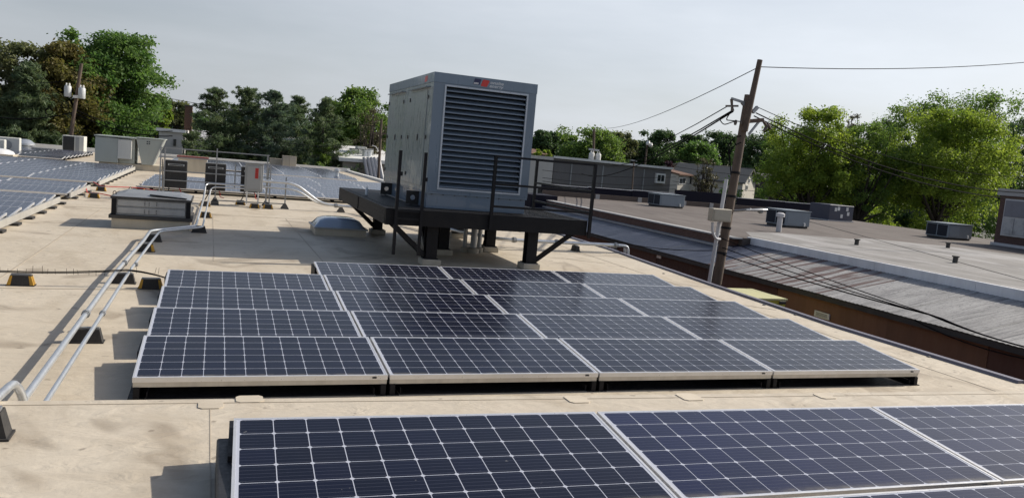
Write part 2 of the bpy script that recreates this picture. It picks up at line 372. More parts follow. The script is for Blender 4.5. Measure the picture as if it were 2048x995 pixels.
EDGE=[(-16,9.5),(0,9.5),(3,9.42),(6.5,9.65),(9.4,9.9),(12,10.15),(57,10.3)]
bld=empty('flat_roof_building',(0,20,-4.6),'long flat-roofed building with tan membrane roof carrying every solar panel','building')
m=MB(); poly=[(x,y) for y,x in EDGE[1:]]
m.prism([(-26,-1.2)]+[(9.5,-1.2)]+poly+[(-26,57)],-.12,0,'z'); m.build('roof_deck',MEM,bld)
brick_red=Mat('wall_brick',(.22,.11,.075),.9)
def brick_mat(name,c1,c2,mort,scale):
    q=Mat(name,c1,.9); v=q.coord((1,1,1)); 
    sp=q.n('ShaderNodeSeparateXYZ'); q.l(v,sp.inputs[0]); ad=q.n('ShaderNodeMath',operation='ADD'); q.l(sp.outputs[0],ad.inputs[0]); q.l(sp.outputs[1],ad.inputs[1])
    cb=q.n('ShaderNodeCombineXYZ'); q.l(ad.outputs[0],cb.inputs[0]); q.l(sp.outputs[2],cb.inputs[1])
    b=q.n('ShaderNodeTexBrick'); b.inputs['Scale'].default_value=scale; b.inputs['Color1'].default_value=(*c1,1); b.inputs['Color2'].default_value=(*c2,1); b.inputs['Mortar'].default_value=(*mort,1)
    b.inputs['Mortar Size'].default_value=.012; q.l(cb.outputs[0],b.inputs['Vector']); q.cur=b.outputs['Color']; q.l(q.cur,q.b.inputs['Base Color'])
    f=q.noise(v,1.2,5,.6); q.mix(q.ramp(f,.4,.75,0,.5),tuple(c*.5 for c in c1)); q.bump(b.outputs['Fac'],.3,.01); return q.m
BRICK=brick_mat('brick_brown',(.135,.07,.052),(.10,.052,.04),(.14,.12,.10),4.2)
m=MB(); m.prism([(-25.9,-15)]+[(x-.1,y) for y,x in EDGE]+[(-25.9,56.9)],-4.6,-.12,'z'); m.build('wall',BRICK,bld)
# raised section we stand on
def ey(x): return -1.222-.0315*x
m=MB(); prof=[(-.0,0),(0,.375),(-.03,.405),(-.06,.412),(-14,.412)]
xs=[-26,9.45]; vs=[]; 
for x in xs:
    for dy,z in prof+[(-14,0)]: vs.append((x,ey(x)+dy,z))
n=len(prof)+1; m.add(vs,[tuple(range(n)),tuple(range(2*n-1,n-1,-1))]+[(i,n+i,n+(i+1)%n,(i+1)%n) for i in range(n)])
m.build('raised_roof',MEM2,bld)
def strip(x0,y0,x1,y1,w,z,name='seam_shadow_strip',mat=SEAM_SHADOW,h=.004):
    q=MB(); q.bar((x0,y0,z+h/2),(x1,y1,z+h/2),w,h); return q.build(name,mat,bld)
strip(-26,ey(-26)-.13,9.4,ey(9.4)-.135,.008,.412,h=.003)
strip(.553,ey(.55)-.15,.60,-6,.006,.412,h=.002)
for x0,y0,w,d in ((.705,-1.385,.165,.135),(.485,-1.49,.145,.135),(2.93,-1.55,.16,.16),(3.86,-1.56,.17,.17),(5.1,-1.60,.15,.14)):
    q=MB(); b=.025; q.prism([(x0+b,y0),(x0+w-b,y0),(x0+w,y0+b),(x0+w,y0+d-b),(x0+w-b,y0+d),(x0+b,y0+d),(x0,y0+d-b),(x0,y0+b)],.4125,.418,'z'); q.build('membrane_patch',PATCH,bld)
for a in ((.55,7.27,3.3,7.36),(-26,15.2,3,15.4),(-2.4,4.42,-.05,4.60),(7.9,9.6,8.6,9.1),(8.4,5,9.3,4.2)): strip(*a,.022,0)  # seams; the strip beside the cable paints the cable's cast shadow
for a in ((.555,7.3,.50,15.2),(-1.95,-.9,-2.05,15.2),(2.36,7.4,2.30,15.3),(8.75,-1,8.95,20)): strip(*a,.02,0,mat=SEAM_SHADOW)
# metal edge flashing, length by length
FLASH=weathered('edge_flashing_metal',(.17,.16,.20),.45,.35,dirt=(.1,.09,.1),amt=.3,scale=3)
for (y0,x0),(y1,x1) in zip(EDGE[1:-1],EDGE[2:]):
    k=max(1,round((y1-y0)/3.2))
    for i in range(k):
        a,b=i/k,(i+1)/k; p=Vector((x0+(x1-x0)*a,y0+(y1-y0)*a,0)); r=Vector((x0+(x1-x0)*b,y0+(y1-y0)*b,0))
        q=MB(); q.hexa([(p.x-.07,p.y,-.001),(p.x+.03,p.y,-.2),(r.x+.03,r.y-.006,-.2),(r.x-.07,r.y-.006,-.001),(p.x-.06,p.y,.035),(p.x+.035,p.y,.035),(r.x+.035,r.y-.006,.035),(r.x-.06,r.y-.006,.035)])
        q.build('edge_flashing',FLASH,bld)
q=MB(); q.box(9.3,9.52,-15.2,ey(9.4)-.002,-.2,.45); q.build('edge_flashing',FLASH,bld)
q=MB(); q.box(-26,10.3,56.7,56.95,-.1,.28); q.build('rear_parapet',WHITE,bld)
q=MB(); q.box(10.05,10.34,30,56.69,.0,.14); q.build('white_coping',WHITE,bld)
# fasteners heads along the edge
for y in (1.2,3.8,4.6,7.9):
    q=MB(); q.lathe((9.36,y,.0),[(.028,0),(.028,.008),(.012,.014)],8); q.build('fastener',BLKP,bld)

# ------------------------------------------------------------------ solar panels
PL,PD,TH,TILT=1.956,.992,.040,.0919
ct,stt=math.cos(TILT),math.sin(TILT)
def sl_(x,s,h): return (x, s*ct-h*stt, s*stt+h*ct)      # panel plane: x along, s up slope, h above the face
def panel_meshes(L,D):
    fr=MB(); lip=.014
    def bar(x0,x1,s0,s1,h0,h1):
        P=[sl_(x,s,h) for h in (h0,h1) for x,s in ((x0,s0),(x1,s0),(x1,s1),(x0,s1))]; fr.hexa(P)
    bar(0,L,0,lip,-TH,0); bar(0,L,D-lip,D,-TH,0); bar(0,lip,lip,D-lip,-TH,0); bar(L-lip,L,lip,D-lip,-TH,0)
    bar(.02,L-.02,-.0,.0,-TH,-TH) if False else None
    frame=fr.mesh('panel_frame',ALU)
    bk=MB(); bk.add([sl_(lip,lip,-.0016),sl_(L-lip,lip,-.0016),sl_(L-lip,D-lip,-.0016),sl_(lip,D-lip,-.0016)],[(0,1,2,3)])
    bk.add([sl_(lip,lip,-.012),sl_(L-lip,lip,-.012),sl_(L-lip,D-lip,-.012),sl_(lip,D-lip,-.012)],[(3,2,1,0)])
    back=bk.mesh('backsheet',BACK)
    return frame,back
FRAME_ME,BACK_ME=panel_meshes(PL,PD)
PITCHC=.1585; c=.0770; k=.010
q=MB(); q.prism([(-c+k,-c),(c-k,-c),(c,-c+k),(c,c-k),(c-k,c),(-c+k,c),(-c,c-k),(-c,-c+k)],-.0012,.0,'z'); CELL_ME=q.mesh('cell',CELL); CELLB_ME=q.mesh('cell',CELLB); CELLD_ME=q.mesh('cell',CELLD); CELLBD_ME=q.mesh('cell',CELLBD)
q=MB(); q.box(-.022,.022,.0,.5,-.18,-.085); q.box(-.06,.06,.0,.9,-.18,-.172)
MOUNT_ME=q.mesh('mounting_foot',BLACK)
q=MB(); q.box(-.05,.05,.62,1.1,-.18,.04); MOUNTB_ME=q.mesh('rear_mount',BLACK)
q=MB(); q.hexa([sl_(x,s,h) for h in (-.082,-TH-.002) for x,s in ((.004,.008),(PL-.004,.008),(PL-.004,.05),(.004,.05))]); RAIL_ME=q.mesh('front_rail',ALUF)
q=MB(); q.box(PL-.13,PL-.095,-.003,.004,-.028,-.014); LABEL_ME=q.mesh('maker_plate',BLKP)
q=MB(); q.hexa([(.01,.90,-.178),(PL-.01,.90,-.178),(PL-.01,.905,-.178),(.01,.905,-.178),(.01,.955,.034),(PL-.01,.955,.034),(PL-.01,.96,.034),(.01,.96,.034)]); DEFL_ME=q.mesh('wind_deflector',BLACK)  # black rear sheet, added to cut light from behind and darken the gap
q=MB(); q.box(.10,PL-.10,.02,.88,-.176,-.168); q.box(.10,.108,.02,.88,-.168,-.12); q.box(PL-.108,PL-.10,.02,.88,-.168,-.12); TRAY_ME=q.mesh('shade_ballast_tray',BLACK)  # black tray added under each panel to darken the gap
def panel_proto(cells, rail):
    root=empty('solar_panel')
    link('frame',FRAME_ME,root); b=link('backsheet',BACK_ME,root)
    if cells:
        x0=(PL-12*PITCHC)/2; s0=(PD-6*PITCHC)/2
        for j in range(6):
            for i in range(12):
                o=link('cell',CELLD_ME if j==0 else CELL_ME,b,sl_(x0+(i+.5)*PITCHC,s0+(j+.5)*PITCHC,-.0013)); o.rotation_euler=(TILT,0,0)
    for x in (.03,PL-.03):
        o=link('mounting_foot',MOUNT_ME,root,(x,.004,0)); o=link('rear_mount',MOUNTB_ME,root,(x,0,0))
    link('wind_deflector',DEFL_ME,root); link('shade_ballast_tray',TRAY_ME,root)
    if rail: link('front_rail',RAIL_ME,root); link('maker_plate',LABEL_ME,root)
    return root
ORD=['first','second','third','fourth','fifth','sixth','seventh','eighth','ninth','tenth','eleventh','twelfth']
proto=panel_proto(True,True); used=False
def place_panel(src,loc,rz,label,group,first):
    o=src if first else copy_tree(src)
    o.location=loc; o.rotation_euler=(0,0,rz); tag(o,label,'solar panel',group); return o
first=True
for k in range(5):
    for i in range(4):
        if k==4 and i==0: continue
        rowname=['front row','second row','middle row','fourth row','short back row'][k]
        pos=ORD[i] if k<4 else ORD[i-1]
        place_panel(proto,(i*1.975,k*1.213,.18),0,f'solar panel {pos} from the silver conduits in the {rowname} of the central array','solar panels of the central array',first); first=False
FY=-.0287; fo=Vector((.661,-2.4433,.6783)); ex=Vector((math.cos(FY),math.sin(FY),0)); eyv=Vector((-math.sin(FY),math.cos(FY),0))
for r in range(2):
    for i in range(-0,4):
        if r==1 and i==0: pass
        p=fo+ex*(i*1.975)-eyv*(PD*ct+r*1.213); p.z=fo.z-PD*stt
        if r==1 and i<1: continue
        if r==1 and i>2: continue
        if r==0 and i>2: continue
        nm=['near black-blue solar panel with shaded edge, first on the raised roof section','large blue solar panel in the middle of the raised roof row','glossy blue solar panel, third along the raised roof row'][i] if r==0 else ['','top edge of solar panel just below the middle panel of the raised row','top edge of solar panel just below the third panel of the raised row'][i]
        o=place_panel(proto,p,FY,nm,'solar panels on the raised roof',False)
        if i>0:
            for ch in o.children:
                for cc in ch.children: cc.data=CELLBD_ME if cc.data==CELLD_ME else CELLB_ME
# junction box under the first raised panel
q=MB(); q.bbox(.585,.655,-3.2,-2.5,.414,.60,.008); tag(q.build('ballast_box',BLKP,None,(.62,-2.8,.414)),'black ballast box at the side edge of the nearest solar panel','ballast box')

# far arrays: the cells are printed in the material
q=MB(); q.add([(.014,.014,0),(PL-.014,.014,0),(PL-.014,PD-.014,0),(.014,PD-.014,0)],[(0,1,2,3)]); FACE_ME=q.mesh('panel_face',FARP)
q=MB(); lip=.02
for x0,x1,s0,s1 in ((0,PL,0,lip),(0,PL,PD-lip,PD),(0,lip,lip,PD-lip),(PL-lip,PL,lip,PD-lip)): q.box(x0,x1,s0,s1,-.04,.003)
FFRAME_ME=q.mesh('far_frame',ALU)
q=MB(); q.box(.02,PL-.02,PD-.035,PD-.02,-.20,-.042); q.box(.25,.33,.05,PD-.1,-.17,-.045); q.box(PL-.33,PL-.25,.05,PD-.1,-.17,-.045); FSUP_ME=q.mesh('support_tray',BLACK)
fp=empty('solar_panel')
for n_,me in (('frame',FFRAME_ME),('panel_face',FACE_ME),('support_tray',FSUP_ME)):
    o=link(n_,me,fp); o.rotation_euler=(TILT,0,0)
first=True
def far_panel(x,y,z,label,group):
    global first
    place_panel(fp,(x,y,z),0,label,group,first); first=False
WEST=[[10.76+1.21*i for i in range(-1,5)],[18.17,19.38,20.6],[23.71+1.21*i for i in range(10)],[39.3+1.21*i for i in range(9)]]
WN=['small near block','narrow block','block before the rooftop unit','block behind the rooftop unit']
for b,rows in enumerate(WEST):
    for r,yb in enumerate(rows):
        xl=CAM[0]+(yb-CAM[1])*math.tan(YAW-.585)-1.0
        x=-3.1-PL if b<3 else -6.6-PL; kcol=0
        while x+PL>xl:
            far_panel(x,yb-PD*ct,.25-PD*stt,f'solar panel {ORD[kcol]} from the stepped edge, {ORD[r]} row, {WN[b]}','solar panels of the array beside the roof vent')
            x-=1.975; kcol+=1
SOUTH=[(22.35+1.21*i,-1.75 if i<6 else -1.75) for i in range(5)]
n_row=0
for blk,(y0,nr,x0,nc) in enumerate(((22.35,5,-1.75,5),(29.4,5,0.9,4),(37.9,12,-2.0,5))):
    for r in range(nr):
        for i in range(nc):
            x=x0+i*1.975
            if blk==2 and r<1 and i<2: continue
            if blk==2 and i>=3 and r>=11: continue
            far_panel(x,y0+1.21*r,.16+.02*blk,f'solar panel {ORD[i]} along the {ORD[r]} row of the {["front","middle","rearmost"][blk]} block behind the inverter rack','solar panels of the array behind the inverter rack')
# pale side rails along the stepped edge of that array
SIDER=weathered('side_rail_aluminium',(.50,.49,.46),.45,.4,dirt=(.25,.23,.2),amt=.4,scale=3)
for nme,(ya,yb) in zip(('shortest','longest','nearest'),((17.2,20.75),(22.7,34.9),(9.3,15.75))):
    r=empty('side_rail',(-3.0,(ya+yb)/2,0),{'shortest':'short pale metal side rail under the narrow block of panels','longest':'long pale metal side rail running up to the big rooftop unit','nearest':'pale metal side rail along the near block of panels beside the roof vent'}[nme],'rail','side rails of the panel arrays')
    q=MB(); q.box(-3.06,-3.02,ya,yb,.05,.19); q.box(-3.11,-3.062,ya,yb,.05,.065); q.build('rail',SIDER,r)
    y=ya+.3
    while y<yb:
        q=MB(); q.box(-3.1,-2.92,y,y+.3,0.001,.05); q.build('rubber_pad',RUB,r); y+=1.21

# ------------------------------------------------------------------ conduit support blocks
def block_proto(yellow):
    r=empty('conduit_support')
    q=MB(); w,h,d=.145,.13,.06
    q.hexa([(-w,-d,0),(w,-d,0),(w,d,0),(-w,d,0),(-w*.78,-d*.8,h),(w*.78,-d*.8,h),(w*.78,d*.8,h),(-w*.78,d*.8,h)])
    q.box(-w*1.06,w*1.06,-d*1.15,d*1.15,.0,.012); q.build('rubber_base',RUB,r)
    if yellow:
        for sx in (-1,1):
            q=MB(); a=w*.80*sx; b=w*1.005*sx; e=.004
            q.hexa([(w*.72*sx,-d-e,.013),(b,-d-e,.013),(b,d+e,.013),(w*.72*sx,d+e,.013),(w*.60*sx,-d*.8-e,h-.004),(w*.785*sx,-d*.8-e,h-.004),(w*.785*sx,d*.8+e,h-.004),(w*.60*sx,d*.8+e,h-.004)]); q.build('yellow_end_band',YEL,r)
    q=MB(); q.box(-w*.74,w*.74,-.022,.022,h,h+.016); q.build('strut_cap',STRUT,r)
    return r
bp_y=block_proto(True); bp_k=block_proto(False); fy=fk=True
def block(x,y,z,yel,label,rz=0,sc=1.0):
    global fy,fk
    if yel: o=bp_y if fy else copy_tree(bp_y); fy=False
    else: o=bp_k if fk else copy_tree(bp_k); fk=False
    o.location=(x,y,z); o.rotation_euler=(0,0,rz); o.scale=(sc,sc,sc)
    tag(o,label,'support block','rubber conduit support blocks'); return o
block(-1.66,4.69,0,True,'yellow-ended black support block under the thin cable, standing alone on the open roof')
block(-.20,4.69,0,True,'yellow-ended black support block where the thin cable meets the panels')
block(-.555,1.83,0,False,'black rubber block under the two conduits beside the front panel row')
block(-.555,5.03,0,False,'black rubber block under the two conduits where the cable crosses')
block(-.53,8.1,0,True,'yellow-ended block under the two conduits at the shadow edge')
block(-.50,9.45,0,False,'black rubber block under the conduit bend before the roof vent')
block(.25,11.2,0,False,'black rubber block under the conduit corner beside the roof vent')
block(.33,14.4,0,True,'yellow-ended block between the two far conduits behind the roof vent')
block(.27,17.7,0,True,'yellow-ended block at the foot of the rising conduits by the inverter rack')
block(-.575,-1.86,.412,False,'black rubber support block standing on the raised roof near the bent pipe',0,1.1)
for x,y,l in ((1.62,18.0,'yellow-ended block below the grey switch box'),(2.0,18.05,'yellow-ended block under the rack leg next to the grey switch box'),(1.25,18.9,'yellow-ended block behind the conduits under the rack'),(-1.7,21.4,'yellow-ended block under the red cable, close to the back array'),(-2.75,20.9,'yellow-ended block where the red cable leaves the stepped array'),(-2.6,18.2,'yellow-ended block holding the loose red cable by the narrow panel block')):
    block(x,y,0,True,l)

# ------------------------------------------------------------------ conduits
def conduit(name,pts,r,label,couplings=(),mat=GALV,group=None,fil=.18):
    e=empty(name,tuple(pts[0]),label,'conduit',group)
    path=fillet(pts,fil,6); q=MB(); q.tube(path,r,10); q.build('pipe',mat,e)
    for c0,d in couplings:
        c0=Vector(c0); d=Vector(d).normalized(); q=MB(); q.tube([c0-d*.06,c0-d*.03,c0-d*.03,c0+d*.03,c0+d*.03,c0+d*.06],[r*1.25,r*1.25,r*1.6,r*1.6,r*1.25,r*1.25],8); q.build('coupling',STRUT,e)
    return e
zc=.182
conduit('steel_conduit',[(-.615,-1.3,zc),(-.625,5,zc),(-.56,8,zc),(-.56,9.55,zc),(.19,10.75,zc),(.22,17.2,zc),(.24,17.75,.30),(.26,18.25,.62),(1.35,18.3,.62)],.026,'silver steel conduit, the one nearer the open roof, running past the roof vent',[((-.62,2.25,zc),(0,1,0)),((-.60,5.6,zc),(0,1,0))],group='pair of long roof conduits')
conduit('steel_conduit',[(-.475,-1.3,zc),(-.475,5,zc),(-.43,8,zc),(-.40,9.50,zc),(.32,10.62,zc),(.36,17.2,zc),(.37,17.75,.26),(.42,18.2,.53),(1.35,18.24,.54)],.019,'thinner silver conduit running beside the edge of the central panel array',[((-.475,2.28,zc),(0,1,0)),((-.45,5.5,zc),(0,1,0))],group='pair of long roof conduits')
pk=at(30,762,-1.0); p2=at(49,800,-.93); BENT=[at(-75,858,-1.75),pk,p2,(p2.x,p2.y,.03)]; print('BENT',BENT)
conduit('bent_conduit',BENT,.026,'short silver pipe bending down over the edge of the raised roof',fil=.13)
# straps on supports
def sag(a,b,s,n=14):
    a,b=Vector(a),Vector(b); return [a.lerp(b,i/n)-Vector((0,0,4*s*(i/n)*(1-i/n))) for i in range(n+1)]
e=empty('cable_run',(-2.5,4.7,.15),'thin black cable bundle with upright ties crossing the roof between yellow-ended blocks','cable')
for dz,dy,s in ((0,0,.0),(.012,.02,-.015),(.018,-.015,-.03)):
    q=MB(); q.tube([(-4,4.72+dy,.165+dz),(-2.4,4.70+dy,.16+dz),(-1.66,4.69+dy,.158+dz)]+sag((-1.6,4.69+dy,.158+dz),(-.55,4.75+dy,.21+dz),.012,8)[1:]+sag((-.5,4.75+dy,.215+dz),(.04,4.55+dy,.15),-.02,6),.0065,6); q.build('cable',WIRE,e)
for x in np.arange(-1.95,-.75,.085):
    x+=random.uniform(-.03,.03); q=MB(); q.tube([(x,4.70,.15),(x+random.uniform(-.01,.01),4.70,.20+random.uniform(.0,.05))],.0022,4); q.build('cable_tie',WIRE,e)
for x in (-.45,-.38,-.16,-.12): q=MB(); q.tube([(x,4.72,.19),(x+random.uniform(-.02,.02),4.72,.27)],.0022,4); q.build('cable_tie',WIRE,e)

# ------------------------------------------------------------------ roof vent (smoke hatch) and skylight
e=empty('roof_vent',(-.67,12,0),'low grey metal roof vent box on a pale curb beside the conduits','roof vent')
q=MB(); q.box(-1.40,.06,11.3,12.75,0.001,.20); q.build('curb',CURB,e)
q=MB(); q.box(-1.45,.11,11.25,12.8,.202,.27); q.build('base_flashing',DKM,e)
q=MB(); q.box(-1.38,.04,11.34,12.7,.272,.60); q.build('housing',HATCHM,e)
for z0,z1 in ((.30,.435),(.455,.585)):
    q=MB(); q.bbox(-1.31,-.03,11.315,11.338,z0,z1,.008); q.build('side_panel',HATCHM,e)
for x0,x1 in ((-1.41,-1.325),(-.02,.07)):
    q=MB(); q.box(x0,x1,11.29,11.36,.272,.60); q.build('corner_post',BLACK,e)
q=MB(); q.box(-1.43,.09,11.26,12.78,.602,.645); q.build('rim',DKM,e)
q=MB(); q.hexa([(-1.40,11.28,.646),(.06,11.28,.646),(.06,12.76,.646),(-1.40,12.76,.646),(-1.2,11.6,.70),(-.15,11.6,.70),(-.15,12.5,.72),(-1.2,12.5,.72)]); q.build('lid',HATCHM,e)
q=MB(); q.bar((-.72,11.45,.70),(-.02,11.36,.665),.09,.02); q.build('lid_strap',BLACK,e)
for x in (-.80,-.72,-.58):
    for z in (.33,.36,.39,.49,.52,.55): q=MB(); q.box(x-.008,x+.008,11.308,11.3165,z-.008,z+.008); q.build('bolt',BLKP,e)
for x,y in ((-1.36,11.32),(-1.2,12.7)):
    q=MB(); q.tube([(x+.03*math.cos(t),y,.70+.045*math.sin(t)) for t in np.linspace(-.6,math.pi+.6,10)],.008,6); q.build('lifting_ring',BLACK,e)
e=empty('dome_skylight',(3.25,12.3,0),'blue-tinted dome skylight on a pale curb in the shadow of the platform','skylight')
q=MB(); q.box(2.68,3.82,11.85,12.95,.001,.15); q.build('curb',CURB,e)
q=MB(); q.box(2.64,3.86,11.81,12.99,.152,.185); q.build('rim',STRUT,e)
q=MB(); N=10; vs=[]
for j in range(N+1):
    for i in range(N+1):
        u,v=i/N*2-1,j/N*2-1; vs.append((3.25+.57*u,12.4+.55*v,.186+.21*(1-u**4)**.6*(1-v**4)**.6))
q.add(vs,[(j*(N+1)+i,j*(N+1)+i+1,(j+1)*(N+1)+i+1,(j+1)*(N+1)+i) for j in range(N) for i in range(N)]); q.smooth=True; q.build('dome',DOME,e)

# ------------------------------------------------------------------ steel platform
pl=empty('steel_platform',(5.33,10.4,0),'black steel platform on short legs carrying the generator','platform')
x0,x1,y0,y1,zb,zt=3.36,7.30,7.5,13.35,.74,1.03
def channel(a,b,inward,name='beam'):
    a,b=Vector(a),Vector(b); inw=Vector(inward); q=MB()
    q.bar(a+Vector((0,0,(zb+zt)/2)),b+Vector((0,0,(zb+zt)/2)),.016,zt-zb-.03)
    for z in (zb+.0075,zt-.0075): q.bar(a+inw*.04+Vector((0,0,z)),b+inw*.04+Vector((0,0,z)),.095,.015)
    return q.build(name,BLACK,pl)
channel((x0+.1,y0+.01,0),(x1-.1,y0+.01,0),(0,1,0)); channel((x0+.01,y0+.06,0),(x0+.01,y1-.06,0),(1,0,0)); channel((x1-.01,y0+.06,0),(x1-.01,y1-.06,0),(-1,0,0)); channel((x0+.1,y1-.01,0),(x1-.1,y1-.01,0),(0,-1,0))
for x in (x0,x1-.1):
    for y in (y0,y1-.1): q=MB(); q.box(x+.002,x+.098,y+.002,y+.098,zb-.002,zt+.002); q.build('corner_plate',BLACK,pl)
q=MB(); q.box(x0-.012,x0+.02,10.45,10.56,zb+.02,zt-.02); q.build('splice_plate',BLACK,pl)
for x in (4.25,6.30): q=MB(); q.box(x-.09,x+.09,y0+.14,y1-.14,zb+.02,zt-.03); q.build('main_beam',BLACK,pl)
for y in (8.2,9.4,10.6,11.8): q=MB(); q.box(x0+.14,x1-.14,y-.05,y+.05,zb+.06,zt-.032); q.build('cross_beam',BLACK,pl)
GRATE=weathered('grating_dark',(.035,.034,.036),.5,.2,dirt=(.08,.07,.06),amt=.5,scale=4)
def grating(ax,bx,ay,by):
    q=MB(); n=int((bx-ax)/.045)
    for i in range(n+1):
        x=ax+(bx-ax)*i/n; q.box(x-.004,x+.004,ay,by,1.0,1.028)
    m=int((by-ay)/.12)
    for i in range(m+1):
        y=ay+(by-ay)*i/m; q.box(ax,bx,y-.005,y+.005,1.012,1.0265)
    o=q.build('deck_grating',GRATE,pl); o['kind']='stuff'
grating(6.34,7.17,7.63,13.2); grating(3.49,6.32,7.63,8.17)
q=MB(); q.box(3.49,6.32,8.19,13.2,.999,1.026); q.build('deck_plate',BLACK,pl)
for (x,y) in ((4.31,7.85),(6.30,7.85),(4.24,12.72),(6.27,12.84),(4.98,9.42),(6.3,10.3)):
    q=MB(); w=.105
    q.box(x-w,x+w,y-w,y-w+.016,.135,zb-.003); q.box(x-w,x+w,y+w-.016,y+w,.135,zb-.003); q.box(x-.008,x+.008,y-w+.0165,y+w-.0165,.135,zb-.003); q.box(x-w-.03,x+w+.03,y-w-.03,y+w+.03,.122,.136)
    q.build('leg',BLACK,pl)
for a,b in (((4.20,7.83,.17),(3.50,7.62,.76)),((6.41,7.83,.17),(7.08,7.66,.76)),((4.14,12.72,.2),(3.5,12.6,.76)),((6.4,12.84,.2),(7.1,12.8,.76)),((4.31,7.97,.17),(4.31,8.7,.75)),((6.25,12.7,.2),(6.3,12.0,.75))):
    q=MB(); q.bar(a,b,.085,.085); q.build('brace',BLACK,pl)
def rail_post(x,y,z0=.76,z1=2.13,w=.055): q=MB(); q.box(x-w/2,x+w/2,y-w/2,y+w/2,z0,z1); q.build('railing_post',BLACK,pl)
rail_post(5.31,7.466); rail_post(7.335,7.466,.70); rail_post(7.335,10.47); rail_post(7.335,13.1)
for z in (2.11,1.60,1.19):
    q=MB(); q.bar((5.28,7.466,z),(7.305,7.466,z),.045,.04); q.build('railing_bar',BLACK,pl)
    q=MB(); q.bar((7.335,7.50,z),(7.335,10.44,z),.045,.04); q.build('railing_bar',BLACK,pl)
lad=MB(); 
for x in (3.53,3.985): lad.box(x-.026,x+.026,7.40,7.455,.22,2.06)
for z in (.86,1.0): lad.bar((3.556,7.43,z),(3.96,7.43,z),.03,.03)
for x,z in ((3.575,1.62),(4.03,1.55)): lad.box(x-.018,x+.018,7.41,7.45,z,z+.07)
lo=lad.build('access_ladder',BLACK,pl)
# wrapped concrete piers under the legs
PN={(4.31,7.85):'pale concrete pier under the leg nearest the ladder',(6.30,7.85):'pale concrete pier under the leg beside the sunlit roof',(4.24,12.72):'pale concrete pier behind the dome skylight',(6.27,12.84):'pale concrete pier under the far leg of the platform',(4.98,9.42):'pale concrete pier under the inner leg of the platform',(6.3,10.3):'pale concrete pier beside the upright pipes under the platform'}
for (x,y),l in PN.items():
    q=MB(); w=.175; q.bbox(x-w,x+w,y-w,y+w,.001,.12,.012); tag(q.build('concrete_pier',CONC,None,(x,y,0)),l,'pier','piers under the platform legs')
# upright pipes below the generator
for i,(x,y,r,l) in enumerate(((5.62,9.95,.045,'thin grey upright pipe under the platform, closest to the ladder'),(5.80,9.9,.07,'thickest grey upright pipe under the platform'),(5.98,10.05,.05,'grey upright pipe under the platform, closest to the sunlit roof'))):
    e=empty('riser_pipe',(x,y,0),l,'pipe','upright pipes below the generator')
    q=MB(); q.tube([(x,y,.12),(x,y,.99)],r,12); q.build('pipe',STRUT,e); q=MB(); q.lathe((x,y,0.001),[(r*1.9,0),(r*1.9,.1),(r*1.3,.12)],10); q.build('pipe_boot',CONC,e)
# drink bottle
e=empty('plastic_bottle',(3.60,10.9,1.027),'clear plastic bottle standing on the edge of the platform deck','bottle')
PET=Mat('bottle_plastic',(.55,.60,.66),.12,0,.5).m
q=MB(); q.lathe((3.60,10.9,1.027),[(.03,0),(.034,.012),(.034,.05),(.031,.06),(.034,.07),(.034,.11),(.026,.14),(.013,.158),(.013,.165)],14); q.build('body',PET,e)
q=MB(); q.lathe((3.60,10.9,1.193),[(.015,0),(.015,.018),(.013,.02)],12); q.build('cap',WHITE,e)

# ------------------------------------------------------------------ generator
GX0,GX1,GY0,GY1,GB,GZ=4.23,6.28,8.2,12.36,1.32,3.555
ge=empty('generator',(5.25,10.3,1.03),'tall grey standby generator enclosure with louvered front on the black platform','generator')
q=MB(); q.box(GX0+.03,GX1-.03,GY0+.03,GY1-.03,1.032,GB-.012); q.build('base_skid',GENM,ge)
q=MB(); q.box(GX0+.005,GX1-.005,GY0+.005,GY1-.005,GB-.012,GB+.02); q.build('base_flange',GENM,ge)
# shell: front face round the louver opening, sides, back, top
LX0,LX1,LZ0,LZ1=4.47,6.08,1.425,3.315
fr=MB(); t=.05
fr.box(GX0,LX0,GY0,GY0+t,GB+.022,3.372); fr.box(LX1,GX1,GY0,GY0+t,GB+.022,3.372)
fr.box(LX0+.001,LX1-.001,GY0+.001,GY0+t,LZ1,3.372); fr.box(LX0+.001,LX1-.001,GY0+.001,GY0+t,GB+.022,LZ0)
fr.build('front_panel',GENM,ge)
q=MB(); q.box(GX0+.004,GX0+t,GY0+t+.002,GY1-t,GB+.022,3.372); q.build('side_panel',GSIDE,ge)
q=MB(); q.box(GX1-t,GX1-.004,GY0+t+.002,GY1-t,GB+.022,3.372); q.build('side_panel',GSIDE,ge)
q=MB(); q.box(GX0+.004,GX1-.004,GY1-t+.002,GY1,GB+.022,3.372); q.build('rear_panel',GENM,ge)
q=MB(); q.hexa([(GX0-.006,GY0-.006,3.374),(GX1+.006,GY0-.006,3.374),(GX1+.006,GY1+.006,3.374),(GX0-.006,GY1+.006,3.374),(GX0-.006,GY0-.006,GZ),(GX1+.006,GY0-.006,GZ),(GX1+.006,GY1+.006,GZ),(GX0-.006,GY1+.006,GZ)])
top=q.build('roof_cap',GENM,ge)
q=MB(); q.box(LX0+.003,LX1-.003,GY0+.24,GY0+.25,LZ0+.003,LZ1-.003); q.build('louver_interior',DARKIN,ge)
lf=MB(); w=.032
lf.box(LX0-w,LX1+w,GY0-.016,GY0-.001,LZ1,LZ1+w); lf.box(LX0-w,LX1+w,GY0-.016,GY0-.001,LZ0-w,LZ0); lf.box(LX0-w,LX0,GY0-.016,GY0-.001,LZ0+.001,LZ1-.001); lf.box(LX1,LX1+w,GY0-.016,GY0-.001,LZ0+.001,LZ1-.001)
lf.build('louver_frame',LFRM,ge)
NS=19
sm=MB(); dx=(LX1-LX0)/2-.003
